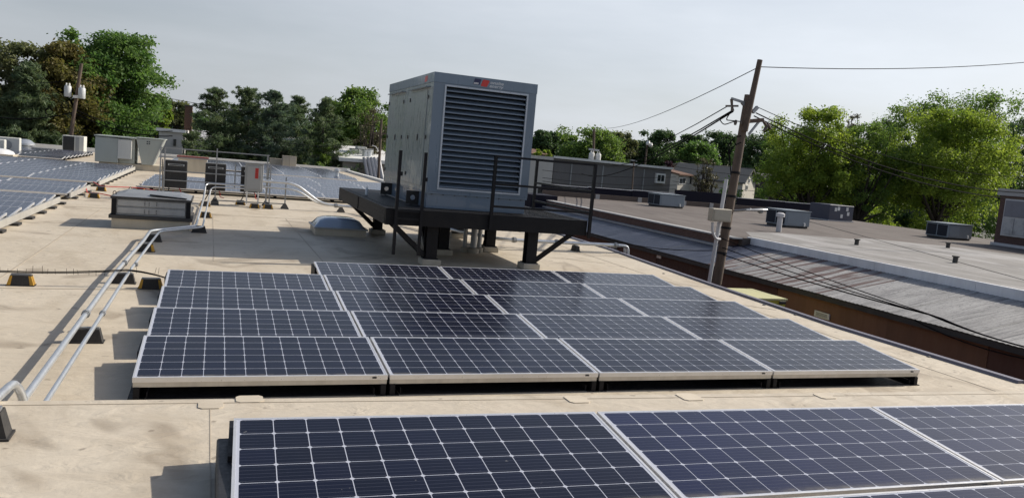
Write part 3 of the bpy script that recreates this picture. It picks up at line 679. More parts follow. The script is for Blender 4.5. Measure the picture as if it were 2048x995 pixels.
sm.hexa([(-dx,.0,.0),(dx,.0,.0),(dx,.13,.075),(-dx,.13,.075),(-dx,.0,.004),(dx,.0,.004),(dx,.13,.079),(-dx,.13,.079)]); sm.box(-dx,dx,-.004,.004,-.001,.022)
SLAT_ME=sm.mesh('louver_slat',LOUV)
for i in range(NS):
    z=LZ0+.012+i*(LZ1-LZ0)/NS; link('louver_slat',SLAT_ME,ge,Vector(((LX0+LX1)/2,GY0+.008,z))-origin(ge))
for i in range(24):
    x=LX0+(LX1-LX0)*i/23; 
    if i%3: continue
    q=MB(); q.box(x-.006,x+.006,GY0-.02,GY0-.0165,LZ1+.01,LZ1+.022); q.build('screw',STRUT,ge)
for i in range(9):
    x=GX0+.12+i*.225; q=MB(); q.lathe((x,GY0+.012,GB-.03),[(.012,0),(.012,.012)],6); q.build('bolt',BLKP,ge)
# doors on the long side
def gy(u,v): return atx(u,v,GX0).y
Dy=[8.62,9.62,10.56,11.46,12.28]
for a,b in zip(Dy[:-1],Dy[1:]):
    q=MB(); q.bbox(GX0-.010,GX0+.003,a+.008,b-.008,GB+.10,3.24,.004); q.build('door',GSIDE,ge)
for a,b in (((823,182),(861,175)),((783,191),(812,184))):
    A=atx(*a,GX0); B=atx(*b,GX0); z=(A.z+B.z)/2
    q=MB(); q.bar((GX0-.045,A.y,z+.01),(GX0-.045,B.y,z+.01),.085,.018); q.build('drip_rail',GENM,ge)
for u,v in ((780,207),(809,203),(822,200),(858,193),(776,272),(791,273),(804,273),(817,273),(836,273),(852,273),(771,337),(812,345)):
    P=atx(u,v,GX0); h=.075 if (u,v) in ((791,273),(836,273)) else .05
    q=MB(); q.bbox(GX0-.026,GX0-.0105,P.y-.03,P.y+.03,P.z-h,P.z+h*.6,.006); q.build('door_latch',BLKP,ge)
for u,v in ((825,397),(773,377)):   # lifting eyes on the skid
    P=atx(u,v,GX0-.09); cx_,cz_=P.x,max(1.17,P.z); n=16
    ring=[(cx_+.05*math.cos(2*math.pi*k/n),cz_+.05*math.sin(2*math.pi*k/n)) for k in range(n)]; sq=[]
    for k in range(n):
        t=2*math.pi*k/n; c_,s_=math.cos(t),math.sin(t); m_=max(abs(c_),abs(s_)); sq.append((cx_+.13*c_/m_,cz_+.13*s_/m_))
    q=MB(); vs=[(a,yy,b) for yy in (P.y-.012,P.y+.012) for a,b in ring+sq]; N2=2*n; fs=[]
    for k in range(n):
        j=(k+1)%n; fs+=[(k,j,n+j,n+k),(N2+k,N2+n+k,N2+n+j,N2+j),(k,N2+k,N2+j,j),(n+k,n+j,N2+n+j,N2+n+k)]
    q.add(vs,fs); q.build('lifting_eye',BLKP,ge)
q=MB(); q.bar((GX0-.07,8.9,1.045),(GX0-.07,11.6,1.045),.03,.02); q.build('edge_strip',STRUT,ge)
# maker's lettering and emblem on the roof cap
def text_part(s,name,mat,x,z,size,yy,shear=.25,bold=0.004,sx=1.0):
    c=bpy.data.curves.new(name,'FONT'); c.body=s; c.size=size; c.shear=shear; c.extrude=.001; c.offset=bold; c.resolution_u=3
    tmp=bpy.data.objects.new('tmp',c); COL.objects.link(tmp); dg=bpy.context.evaluated_depsgraph_get(); dg.update()
    me=bpy.data.meshes.new_from_object(tmp.evaluated_get(dg)); bpy.data.objects.remove(tmp)
    for v in me.vertices:
        X,Y_,Z_=v.co; v.co=Vector((x+X*sx,yy-Z_,z+Y_))-origin(ge)
    me.materials.clear(); me.materials.append(mat); me.name=name; return link(name,me,ge)
yf=GY0-.0085
ax=atx  # emblem: navy block, red block, then two lines of grey lettering
ez0,ez1=3.392,3.522; e0=4.975
q=MB(); q.prism([(e0,ez0+.02),(e0+.125,ez0+.015),(e0+.16,ez1-.005),(e0+.035,ez1)],yf,yf-.002); q.build('navy_emblem',NAVY,ge)
q=MB(); q.prism([(e0+.155,ez0+.012),(e0+.17,ez0-.0),(e0+.265,ez0-.004),(e0+.28,ez0+.006),(e0+.325,ez1-.022),(e0+.31,ez1-.008),(e0+.205,ez1-.004),(e0+.19,ez1-.015)],yf,yf-.002); q.build('red_emblem',REDP,ge)
text_part('mtu','emblem_lettering',WHP,e0+.012,ez0+.027,.058,yf-.004,.2,.003)
text_part('onsite','lettering',GREYP,e0+.335,ez0+.062,.083,yf-.001,.2,.002,1.32)
text_part('energy','lettering',GREYP,e0+.325,ez0-.002,.083,yf-.001,.2,.002,1.22)
q=MB(); q.add([(GX0-.008,8.93,3.40),(GX0-.008,8.72,3.41),(GX0-.008,8.70,3.52),(GX0-.008,8.91,3.51)],[(0,1,2,3)]); q.build('side_emblem',REDP,ge)

# ------------------------------------------------------------------ inverter rack
rk=empty('inverter_rack',(.5,18.5,0),'galvanized strut rack holding the black inverters and grey box','rack')
def strut(a,b,w=.036): q=MB(); q.bar(a,b,w,w); q.build('strut',STRUT,rk)
RY=18.5
for x,zt_,z0 in ((-.97,1.55,.02),(-.86,1.55,.02),(.53,1.63,.02),(1.95,1.57,.02),(2.05,1.3,.02),(2.51,.95,.1)): strut((x,RY,z0),(x,RY,zt_))
for x in (1.06,): strut((x,RY+.25,.5),(x,RY+.25,1.22))
for z,xa,xb,dy in ((1.53,-1.0,2.0,.05),(1.28,-1.0,2.05,.05),(.88,-1.0,2.05,.05),(.62,-1.0,2.05,.05),(.12,.5,2.55,.05)): strut((xa,RY+dy,z),(xb,RY+dy,z+.02),.03)
for x in (-.92,.53,2.0): strut((x,RY+.03,.15),(x,RY+.75,.15)); 
for x in (-.92,2.0): strut((x,RY+.7,.16),(x,RY+.08,1.2),.035)
q0=MB(); q0.lathe((0,0,0),[(.16,0),(.16,.015),(.05,.15),(.035,.16)],4); FOOT_ME=q0.mesh('rack_foot',RUB,smooth=False)
for x,y in ((-.95,18.5),(.53,18.5),(2.0,18.5),(2.51,18.5),(4.2,18.55),(-.95,19.2),(.53,19.2),(2.0,19.2)):
    o=link('rack_foot',FOOT_ME,rk,Vector((x,y,.001))-origin(rk)); o.rotation_euler=(0,0,math.pi/4)
INVL=('black inverter on the rack, closest to the big rooftop unit','black inverter at the middle of the rack behind the bent conduits','black inverter mostly hidden behind the grey switch box')
for i,(xa,xb,z0,z1) in enumerate(((-.85,-.26,.40,1.18),(.23,.80,.40,1.18),(1.22,1.80,.42,1.15))):
    e=empty('inverter',((xa+xb)/2,RY+.17,z0),INVL[i],'inverter','black inverters on the rack')
    q=MB(); q.bbox(xa,xb,RY+.085,RY+.28,z0,z1,.015); q.build('body',BLKP,e)
    q=MB(); q.box(xa+.08,xb-.08,RY+.070,RY+.084,z1-.14,z1-.09); q.build('mount_bracket',GALV,e)
    q=MB(); q.box(xa+.1,xb-.1,RY+.064,RY+.0695,z1-.132,z1-.10); q.build('bracket_slot',BLKP,e)
    q=MB(); q.box(xa+.003,xb-.003,RY+.095,RY+.30,z1+.001,z1+.02); q.build('top_edge',GREYBOX,e)
    for j in range(7):
        xx=xa+.06+j*(xb-xa-.12)/6; q=MB(); q.box(xx-.006,xx+.006,RY+.072,RY+.0845,z0+.06,z1-.2); q.build('cooling_fin',BLKP,e)
    q=MB(); q.tube(fillet([(xa+.12,RY+.15,z0),(xa+.11,RY+.15,z0-.12),(xa+.02,RY+.2,z0-.3)],.08),.016,6); q.build('flex_cable',BLKP,e)
    q=MB(); q.tube(fillet([(xa+.4,RY+.12,z0),(xa+.45,RY+.05,z0-.1),(xa+.42,RY+.1,z0-.17),(xa+.55,RY+.1,z0-.2)],.05),.012,6); q.build('red_lead',RED,e)
e=empty('switch_box',(1.57,18.3,.47),'grey electrical switch box with red warning label on the rack','switch box')
q=MB(); q.bbox(1.32,1.83,18.2,18.44,.47,1.29,.01); q.build('body',GREYBOX,e)
q=MB(); q.bbox(1.37,1.78,18.185,18.199,.53,1.22,.006); q.build('door',GREYBOX,e)
q=MB(); q.box(1.30,1.85,18.17,18.45,1.292,1.31); q.build('rain_lip',GREYBOX,e)
q=MB(); q.box(1.60,1.69,18.178,18.1845,.86,1.16); q.build('warning_label',RED,e)
for i in range(5):
    z=.885+i*.055; q=MB(); q.box(1.618,1.672,18.174,18.1775,z,z+.026); q.build('label_marking',Mat('label_ink',(.24,.02,.02),.6).m if i==0 else bpy.data.materials['label_ink'],e)
q=MB(); q.box(1.735,1.755,18.168,18.184,.83,.93); q.build('handle',STRUT,e)
for x in (1.40,1.72): q=MB(); q.tube([(x,18.3,.10),(x,18.3,.47)],.022,8); q.build('conduit_stub',GALV,e)
# conduits leaving the rack towards the platform and the roof edge
conduit('steel_conduit',[(1.83,18.28,.80),(2.75,18.28,.80),(3.58,18.3,.22),(4.6,18.3,.2),(6.3,12.2,.2),(6.85,11.15,.2),(10.06,11.15,.2),(10.25,11.15,.18),(10.34,11.15,-.9)],.042,'thick silver conduit sloping down from the rack and running to the roof edge',[((4.0,18.3,.21),(1,0,0)),((8.3,11.15,.2),(1,0,0)),((7.2,11.15,.2),(1,0,0)),((9.9,11.15,.2),(1,0,0))],fil=.3)
conduit('steel_conduit',[(1.83,18.34,.62),(2.8,18.34,.62),(3.5,18.42,.20),(4.7,18.42,.17),(6.4,12.4,.17),(6.95,11.32,.17),(10.1,11.32,.17),(10.25,11.32,.17),(10.34,11.32,-.9)],.027,'thinner silver conduit below the thick one leaving the rack',[((4.1,18.42,.18),(1,0,0)),((8.4,11.32,.17),(1,0,0))],fil=.3)
for x,l in ((6.55,'black pipe support below the pipes beside the platform leg'),(7.7,'black pipe support hidden behind the platform leg'),(8.85,'black pipe support under the pipes near the roof edge')):
    o=block(x,11.22,0,False,l,math.pi/2,1.0)
# red leads along the roof
def loose(name,pts,r,mat,label): q=MB(); q.tube(fillet(pts,.3,5),r,6); tag(q.build(name,mat,None,tuple(pts[0])),label,'cable')
loose('red_cable',[(-3.1,21.9,.2),(-2.75,20.9,.15),(-1.7,21.4,.15),(-1.0,20.5,.12),(-.4,19.2,.14)],.014,RED,'loose red cable from the stepped array to the inverter rack')
loose('red_cable',[(-3.1,20.4,.16),(-2.9,19.2,.05),(-2.6,18.2,.16),(-1.6,17.9,.03),(-1.0,18.4,.1),(-.6,18.6,.3)],.014,RED,'coiled red cable lying near the narrow panel block')

# ------------------------------------------------------------------ rooftop equipment at the far end of our roof
e=empty('rooftop_unit',(-3.2,35.6,0),'large pale grey-green rooftop air unit with sloping intake hood behind the stepped array','rooftop unit')
q=MB(); q.box(-4.6,-1.9,35.3,36.9,.001,.29); q.build('curb',CURB,e)
q=MB(); q.bbox(-4.75,-3.78,35.05,37.1,.295,1.44,.015); q.build('blower_section',RTUM,e)
q=MB(); q.bbox(-3.77,-3.1,35.3,37.1,.295,1.47,.015); q.build('coil_section',RTUM,e)
q=MB(); q.bbox(-3.80,-3.22,35.02,35.29,.50,1.40,.01); q.build('access_door',RTUW,e)
q=MB(); q.box(-4.8,-3.05,35.0,37.15,1.472,1.52); q.build('top_lid',RTUM,e)
q=MB(); q.prism([(-3.05,1.50),(-1.83,1.53),(-2.32,.30),(-2.78,.30)],35.2,36.9); q.build('intake_hood',RTUM,e)
q=MB(); q.box(-3.08,-1.80,35.17,36.93,1.532,1.56); q.build('hood_lip',RTUM,e)
for dx in (0,.09):
    for dz in (0,.09): q=MB(); q.box(-2.60+dx,-2.545+dx,35.19,35.199,1.27+dz,1.32+dz); q.build('vent_slot',DARKIN,e)
q=MB(); q.bar((-1.86,35.15,1.5),(-2.30,35.15,.3),.05,.05); q.build('hood_edge',RTUW,e)
def condenser(x0,x1,y0,y1,z0,z1,label,mat,fan=True,legs=.08):
    e=empty('condenser_unit',((x0+x1)/2,(y0+y1)/2,0),label,'condenser')
    q=MB(); q.bbox(x0,x1,y0,y1,z0+legs,z1,.015); q.build('cabinet',mat,e)
    q=MB(); q.box(x0+.03*(x1-x0),x0+.55*(x1-x0),y0-.008,y0-.001,z0+legs+.06,z1-.05); q.build('coil_grille',BLKP,e)
    q=MB(); q.box(x0+.6*(x1-x0),x0+.78*(x1-x0),y0-.008,y0-.001,z0+legs+.06,z1-.05); q.build('service_panel',GREYBOX if mat is not GREYBOX else BLKP,e)
    for x in (x0+.05,x1-.15): q=MB(); q.box(x,x+.1,y0+.05,y1-.05,z0,z0+legs); q.build('leg',BLKP,e)
    if fan: q=MB(); q.lathe(((x0+x1)/2,(y0+y1)/2,z1+.001),[(.3,0),(.3,.03),(.05,.05)],16); q.build('fan_guard',BLKP,e)
    return e
condenser(-8.46,-7.27,50,51.2,.001,1.13,'grey condenser with dark coil grille at the far edge behind the panels',RTUW)
for x0,x1,y,z1,l in ((-10.3,-9.27,42.6,.89,'white outdoor air unit behind another at the roof edge'),(-10.6,-9.66,41.2,.78,'white outdoor air unit in front of another near the white dome')):
    e=empty('outdoor_unit',((x0+x1)/2,y,0),l,'outdoor unit','white outdoor units by the tree line')
    q=MB(); q.bbox(x0,x1,y,y+.4,.10,z1,.03); q.build('casing',RTUW,e)
    q=MB(); cx,cz=x0+.42,.5*(z1+.1); q.tube([(cx,y-.001,cz),(cx,y-.02,cz)],.26,18); q.build('fan_grille',GREYBOX,e)
    for x in (x0+.1,x1-.2): q=MB(); q.box(x,x+.08,y,y+.4,.001,.10); q.build('leg',BLKP,e)
e=empty('dome_skylight',(-9.0,38.2,0),'low white dome skylight among the far panels','skylight')
q=MB(); q.box(-9.8,-8.5,37.4,38.6,.001,.2); q.build('curb',CURB,e)
q=MB(); q.lathe((-9.15,38.0,.202),[(.62,0),(.55,.12),(.35,.21),(.1,.25)],18); q.build('dome',DOMEW,e)
e=empty('mushroom_vent',(-9.9,47,0),'shiny mushroom exhaust vent behind the white outdoor units','vent')
q=MB(); q.lathe((-9.9,47,.001),[(.35,0),(.35,.35),(.55,.42),(.55,.52),(.3,.72),(.1,.76)],16); q.build('cowl',GALV,e)
for x,y,l in ((4.86,52,'taller beige box on the roof edge in front of the pines'),(4.05,52.6,'lower beige box on the roof edge in front of the pines')):
    h=.92 if x>4.5 else .66
    e=empty('beige_cabinet',(x+.45,y,0),l,'cabinet','beige cabinets at the rear roof edge')
    q=MB(); q.bbox(x,x+.46,y,y+.6,.001,h,.01); q.build('door',BEIGE,e); q=MB(); q.bbox(x+.47,x+.93,y,y+.6,.001,h,.01); q.build('door',BEIGE,e)
    q=MB(); q.box(x-.02,x+.95,y-.02,y+.62,h+.001,h+.03); q.build('lid',BEIGE,e)
e=empty('red_rimmed_curb',(-.6,37,0),'pale roof curb with a red rim among the back panels','roof curb')
q=MB(); q.box(-1.25,.08,36.55,37.6,.001,.72); q.build('curb',CURB,e)
RIMR=weathered('red_oxide',(.20,.06,.05),.6,0,dirt=(.1,.04,.03),amt=.4,scale=3); q=MB(); q.box(-1.32,.15,36.48,37.67,.722,.82); q.build('rim',RIMR,e)
q=MB(); q.lathe((7.0,40,.001),[(.13,0),(.10,.05),(.10,.5),(.16,.52),(.16,.64),(.05,.7)],12); tag(q.build('vent_pipe',GALV,None,(7,40,0)),'short metal vent pipe standing in the pale back panels','vent pipe')

# ------------------------------------------------------------------ neighbouring building across the alley
nb=empty('neighbour_building',(20,10,-4.6),'long neighbouring building with brown sheet wall and sloping metal roof across the alley','building')
BROWN=weathered('brown_wall_paint',(.088,.042,.030),.75,0,dirt=(.03,.018,.015),amt=.55,scale=1.3,streak=True,var=.38,bump=.08)
BROWN2=weathered('brown_wall_paint_faded',(.19,.098,.058),.8,0,dirt=(.06,.035,.025),amt=.5,scale=1.5,streak=True,var=.2,bump=.08)
y=-14.; i=0
while y<46:
    L=random.choice((2.4,3.6,3.0)); q=MB(); q.box(14.02+.012*(i%2),14.25,y+.004,y+L-.004,-4.6,-.46); q.build('wall_panel',BROWN2 if i in (3,4,6,7) else BROWN,nb); y+=L; i+=1
q=MB(); q.box(14.26,15.6,-14,46,-4.6,-.5); q.build('wall_core',DKM,nb)
q=MB(); q.box(13.84,14.02,-14,46,-.52,-.40); q.build('eave_beam',DKM,nb)
def metal_roof():
    m=Mat('weathered_sheet_roof',(.34,.335,.33),.65,.1); v=m.coord((1,1,1),'Object')
    st=m.noise(m.coord((.5,3,1)),1.5,6,.65,.4); m.mix(m.ramp(st,.42,.68,0,.75),(.19,.185,.185))
    st2=m.noise(m.coord((.25,6,1),loc=(3,3,0)),2.2,5,.7); m.mix(m.ramp(st2,.52,.66,0,.75),(.06,.058,.065))
    lt=m.noise(m.coord((.4,2,1),loc=(9,1,0)),1.2,5,.6); m.mix(m.ramp(lt,.5,.75,0,.45),(.42,.41,.40))
    sp=m.noise(m.coord((4,16,1)),2.5,3,.8); m.mix(m.ramp(sp,.55,.62,0,.7),(.05,.05,.055))
    m.bump(st,.2,.01); m.objvar(.10); return m
SHEET=metal_roof().m
r_=metal_roof(); f=r_.noise(r_.coord((.35,5,1),loc=(1,5,0)),1.1,4,.55); r_.mix(r_.ramp(f,.50,.55,0,.9),(.075,.032,.026)); SHEETR=r_.m
d_=Mat('dark_sheet_roof',(.022,.026,.045),.38,0,.4); f=d_.noise(d_.coord((.5,3,1)),1.4,6,.65,.4); d_.mix(d_.ramp(f,.52,.72,0,.75),(.16,.17,.21)); f=d_.noise(d_.coord((.3,5,1),loc=(4,1,0)),2.,5,.7); d_.mix(d_.ramp(f,.62,.72,0,.6),(.30,.30,.33)); d_.objvar(.15); SHEETD=d_.m  # dark blue-grey sheets with pale streaks, glossier than the others
def sheet(y0,w,xa,za,xb,zb,mat):
    q=MB(); n=8; vs=[]
    for k in range(2*n+1):
        yy=y0+w*k/(2*n); dz=.008 if k%2 else 0.
        for t in (0,.5,1): vs.append((xa+(xb-xa)*t,yy,za+(zb-za)*t+dz))
    q.add(vs,[(k*3+j,k*3+j+1,(k+1)*3+j+1,(k+1)*3+j) for k in range(2*n) for j in range(2)]); return q.build('roof_sheet',mat,nb)
W_=.96; y=-14.; i=0
while y<46:
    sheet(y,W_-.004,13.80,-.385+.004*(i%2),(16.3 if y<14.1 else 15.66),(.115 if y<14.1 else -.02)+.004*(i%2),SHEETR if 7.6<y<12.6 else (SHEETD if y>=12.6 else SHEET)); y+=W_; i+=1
FAS=weathered('white_fascia',(.78,.80,.84),.5,.1,dirt=(.3,.3,.32),amt=.35,scale=3,streak=True)
y=-14.
while y<14.5:
    L=min(2.9,14.5-y); q=MB(); q.box(16.28,16.36,y+.004,y+L-.004,.09,.335); q.build('fascia_length',FAS,nb); y+=L
q=MB(); q.box(15.66,16.28,14.5,14.6,-.02,.30); q.build('brick_return',BRICK,nb)
q=MB(); q.box(15.66,15.9,14.61,46,-.3,.255); q.build('brick_upstand',BRICK,nb)
COP=weathered('grey_coping',(.36,.36,.36),.6,.1,dirt=(.2,.19,.18),amt=.4,scale=2,streak=True)
y=14.3
while y<46:
    q=MB(); q.box(15.62,15.98,y+.004,y+2.6,.257,.30); q.build('coping_length',COP,nb)
    q=MB(); q.box(15.44,15.655,y+.004,y+2.6,-.055,.0); q.build('flashing_length',COP,nb); y+=2.604
def tar(name,c,lite):
    m=Mat(name,c,.85,0,.3); f=m.noise(m.coord(),.25,6,.6); m.mix(m.ramp(f,.4,.7,0,.6),tuple(x*.7 for x in c)); f=m.noise(m.coord((1.6,.5,1),loc=(4,4,0)),.45,6,.65,.8); m.mix(m.ramp(f,.45,.62,0,.75),lite); f=m.noise(m.coord((1.5,.6,1),loc=(8,1,0)),.7,6,.65,.6); m.mix(m.ramp(f,.52,.68,0,.7),tuple(x*.55 for x in c))
    f=m.noise(m.coord(),18,4,.7); m.mix(m.ramp(f,.4,.75,0,.4),tuple(x*.55 for x in c)); m.bump(f,.25,.02); return m.m
TAR=tar('gravel_tar_roof',(.13,.11,.10),(.175,.155,.142)); TARW=tar('silver_coated_roof',(.255,.245,.235),(.40,.39,.39))
q=MB(); q.prism([(16.0,-14),(36.5,-14),(36.5,35.4),(15.98,35.4),(15.98,14.3),(16.37,14.3),(16.37,-14)],-.1,.30,'z'); q.build('upper_roof',TAR,nb)
pts=[(16.37,-14)]+[(16.37,14.3),(18.0,16.9),(20,17.4),(22.5,16.7),(24,17.6),(26.5,16.2),(27.5,14.5),(29,13.6),(30,10),(30.5,2),(30,-14)]
q=MB(); q.prism(pts,.3005,.305,'z'); q.build('silver_coating',TARW,nb)
for y_ in range(-14,14,2):
    q=MB(); q.box(16.362,16.41+random.uniform(0,.05),y_,y_+1.995,.3,.318); q.build('tar_edge',DKM,nb)
q=MB(); q.bar((17.2,4,.310),(33,34,.310),.05,.008); q.build('roof_seam',DKM,nb)
# rear parapets
NVY=weathered('navy_parapet_sheet',(.010,.010,.020),.7,0,dirt=(.02,.018,.02),amt=.4,scale=1.5,spec=.15)
BRN=weathered('brown_parapet_base',(.11,.085,.072),.85,0,dirt=(.06,.05,.045),amt=.5,scale=1.2)
WCAP=weathered('parapet_cap_white',(.5,.5,.52),.5,.1,dirt=(.3,.3,.3),amt=.3,scale=2)
PY=34.6
def px_x(u,y=PY): return at(u,400,y).x
zbm=.57
q=MB(); q.box(px_x(1085),36.4,PY,PY+.2,.30,zbm); q.build('parapet_base',BRN,nb)
for ua,ub,va,vb,cap in ((1085,1352,368,386,True),(1353,1476,378,389,False),(1477,1662,395,411,True)):
    A=at(ua,va,PY+.1); B=at(ub,vb,PY+.1); k=max(1,int((B.x-A.x)/2.6)); za=max(A.z,B.z)
    for i in range(k):
        xa=A.x+(B.x-A.x)*i/k; xb=A.x+(B.x-A.x)*(i+1)/k
        q=MB(); q.box(xa+.015,xb-.015,PY+.21+.02*(i%2),PY+.3,zbm-.1,A.z+(B.z-A.z)*(i+.5)/k-.03); q.build('parapet_sheet',NVY,nb)
        if cap: q=MB(); z=A.z+(B.z-A.z)*(i+.5)/k; q.box(xa+.003,xb-.003,PY+.18,PY+.36,z-.028,z+.01); q.build('parapet_cap',WCAP,nb)
for u in (1190,1275,1365,1420): 
    x=px_x(u); q=MB(); q.box(x,x+.25,PY-.05,PY-.002,.30,zbm); q.build('pilaster',COP,nb)
q=MB(); q.box(at(1062,400,29.5).x,at(1115,400,29.5).x,29.5,31.5,-.6,at(1095,391,29.5).z); q.build('dark_stair_housing',NVY,nb)
# rooftop units over there
BLUEG=weathered('blue_grey_unit',(.24,.28,.32),.45,.1,dirt=(.15,.17,.19),amt=.35,scale=2,streak=True)
def unit(x0,x1,y0,y1,z1,label):
    e=empty('package_unit',((x0+x1)/2,(y0+y1)/2,.30),label,'rooftop unit','units on the neighbouring roof')
    q=MB(); q.box(x0+.05,x1-.05,y0+.05,y1-.05,.306,.38); q.build('curb',DKM,e)
    q=MB(); q.bbox(x0,x1,y0,y1,.382,z1,.02); q.build('cabinet',BLUEG,e)
    ym=(y0+y1)/2
    for a,b in ((y0+.06,ym-.03),(ym+.03,y1-.06)): q=MB(); q.box(x0-.012,x0-.001,a,b,.44,z1-.05); q.build('coil_grille',DARKIN,e)
    q=MB(); q.box(x0-.04,x1+.03,y0-.03,y1+.03,z1+.002,z1+.03); q.build('top_lid',BLUEG,e)
    q=MB(); q.box(x0+.08,x0+(x1-x0)*.45,y0-.012,y0-.001,.46,z1-.07); q.build('access_panel',BLUEG,e)
    q=MB(); q.tube([(x1-.3,y0-.05,.40),(x1-.3,y0-.05,.52),(x1-.3,y0+.05,.52)],.03,8); q.build('drain_pipe',WHITE,e)
    return e
unit(22.55,24.05,30.5,31.8,.98,'blue-grey roof unit near the dark rear parapet')
unit(22.75,24.0,20.7,22.0,1.0,'blue-grey roof unit with open dark end beside the street lamp')
unit(30.9,32.35,19.9,21.1,.98,'long grey roof unit next to the brick stair tower')
unit(32.5,33.3,20.9,22.0,.95,'dark boxy roof unit tucked against the brick tower')
e=empty('package_unit',(33.2,29.5,.30),'navy roof unit with white stickers at the far roof corner','rooftop unit','units on the neighbouring roof')
q=MB(); q.bbox(32.4,34.1,29.0,30.6,.36,1.2,.02); q.build('cabinet',weathered('navy_unit',(.05,.055,.085),.5,0,amt=.3),e); q=MB(); q.box(32.35,34.15,28.95,30.65,.306,.355); q.build('curb',WCAP,e)
for x,z in ((32.75,.85),(32.95,.9),(33.55,.9),(33.65,.65),(33.2,.5)): q=MB(); q.box(x,x+.16,28.985,28.999,z,z+.2); q.build('sticker',WHITE,e)
q=MB(); q.lathe((20.2,17.9,.306),[(.10,0),(.10,.55),(.16,.56),(.16,.68),(.08,.72)],12); tag(q.build('vent_pipe',WCAP,None,(20.2,17.9,.306)),'pale vent pipe with a cap on the neighbouring roof','vent pipe')
for x,y,l in ((20.4,14.2,'tiny dark roof vent on the silver roof coating, nearest the street lamp'),(20.16,10.2,'tiny dark roof vent on the silver coating close to the white fascia'),(25.7,15.3,'tiny dark roof vent on the silver coating toward the brick tower')):
    q=MB(); q.lathe((x,y,.306),[(.07,0),(.07,.16),(.1,.17),(.1,.2)],8); tag(q.build('small_vent',DKM,None,(x,y,.306)),l,'roof vent')
# brick stair tower
tw=empty('brick_tower',(37,12,.30),'brown brick stair tower with boarded window rising from the neighbouring roof','building')
tz=atx(1996,376,32.1).z
q=MB(); q.box(32.1,42,4,18.6,.2,tz-.3); q.build('wall',brick_mat('brick_tower_brown',(.115,.065,.055),(.09,.05,.042),(.12,.1,.09),4.2),tw)
q=MB(); q.box(32.0,42.1,3.9,18.7,tz-.298,tz); q.build('cap',COP,tw)
A=atx(2012,400,32.05); B=atx(2040,472,32.05); Wm=weathered('broken_panes',(.45,.45,.46),.4,0,dirt=(.05,.05,.06),amt=.9,scale=3.5)
ya,yb=A.y,B.y-.25; zlo,zhi=B.z,A.z; zm=(zlo+zhi)/2
fwin=MB(); fwin.box(32.02,32.099,yb,ya,zlo-.06,zhi+.06); wn=fwin.build('window',WCAP,tw)
q=MB(); q.box(31.99,32.018,yb+.05,ya-.05,zm+.03,zhi); q.build('boarded_upper_sash',weathered('grey_board',(.20,.20,.23),.7,amt=.4),wn)
for k in range(2):
    y0_=yb+.05+k*(ya-yb-.1)/2; q=MB(); q.box(31.99,32.018,y0_+.02,y0_+(ya-yb-.1)/2-.02,zlo,zm-.03); q.build('pane',Wm,wn)
q=MB(); q.box(31.9,32.098,4,18.6,.306,.42); q.build('base_flashing',WCAP,tw)
# alley things
e=empty('yellow_dumpster',(12.2,8,-4.55),'pale yellow steel bin seen over the roof edge beside the wooden pole','bin')
DY=weathered('yellow_bin_paint',(.50,.46,.06),.5,0,dirt=(.25,.22,.05),amt=.3,scale=3); DYT=weathered('bin_lid_pale',(.52,.50,.26),.5,0,dirt=(.3,.28,.15),amt=.3,scale=3)
c0=atx(1572,597,12.6); dl=max(1.2,atz(1500,577,c0.z).y-c0.y); dx0=atz(1525,597,c0.z).x; dx0=min(dx0,11.6); print('DUMP',c0,dl,dx0)
q=MB(); q.box(dx0,12.6,c0.y,c0.y+dl,-3.5,c0.z-.04); q.build('body',DY,e); q=MB(); q.box(dx0-.03,12.63,c0.y-.03,c0.y+dl+.03,c0.z-.038,c0.z); q.build('lid',DYT,e); q=MB(); q.box(dx0+.05,12.55,c0.y+.1,c0.y+dl-.1,-4.55,-3.5); q.build('stand',BLACK,e)
q=MB(); q.bbox(12.4,12.58,c0.y-.045,c0.y-.031,c0.z-.12,c0.z-.05,.004); q.build('handle',BLKP,e)
A=atx(1630,621,14.0); B=atx(1658,640,14.0)
q=MB(); q.box(13.985,14.015,B.y,A.y,B.z,A.z+.02); so_=tag(q.build('notice_board',WHITE,None,(14,A.y,A.z)),'white rectangular notice on the brown wall below the metal roof','notice')
NTX=Mat('notice_grey_ink',(.3,.3,.3),.7).m
for k in range(3):
    z=B.z+(A.z-B.z)*(.25+.25*k); q=MB(); q.box(13.98,13.984,B.y+.06,A.y-.06,z,z+.02); o=q.build('line_of_print',NTX,so_)
A=atx(1315,505,14.0); B=atx(1322,517,14.0); q=MB(); q.box(13.985,14.015,B.y,A.y,B.z,A.z); tag(q.build('small_notice',WHITE,None,(14,A.y,A.z)),'small white upright notice on the brown wall past the pole','notice')
A=atx(1225,485,13.99); q=MB(); q.box(13.9,14.015,A.y-.35,A.y,-1.9,A.z); tag(q.build('wall_cabinet',GREYBOX,None,(14,A.y,-1.9)),'grey upright cabinet on the brown wall next to the conduit elbow','cabinet')

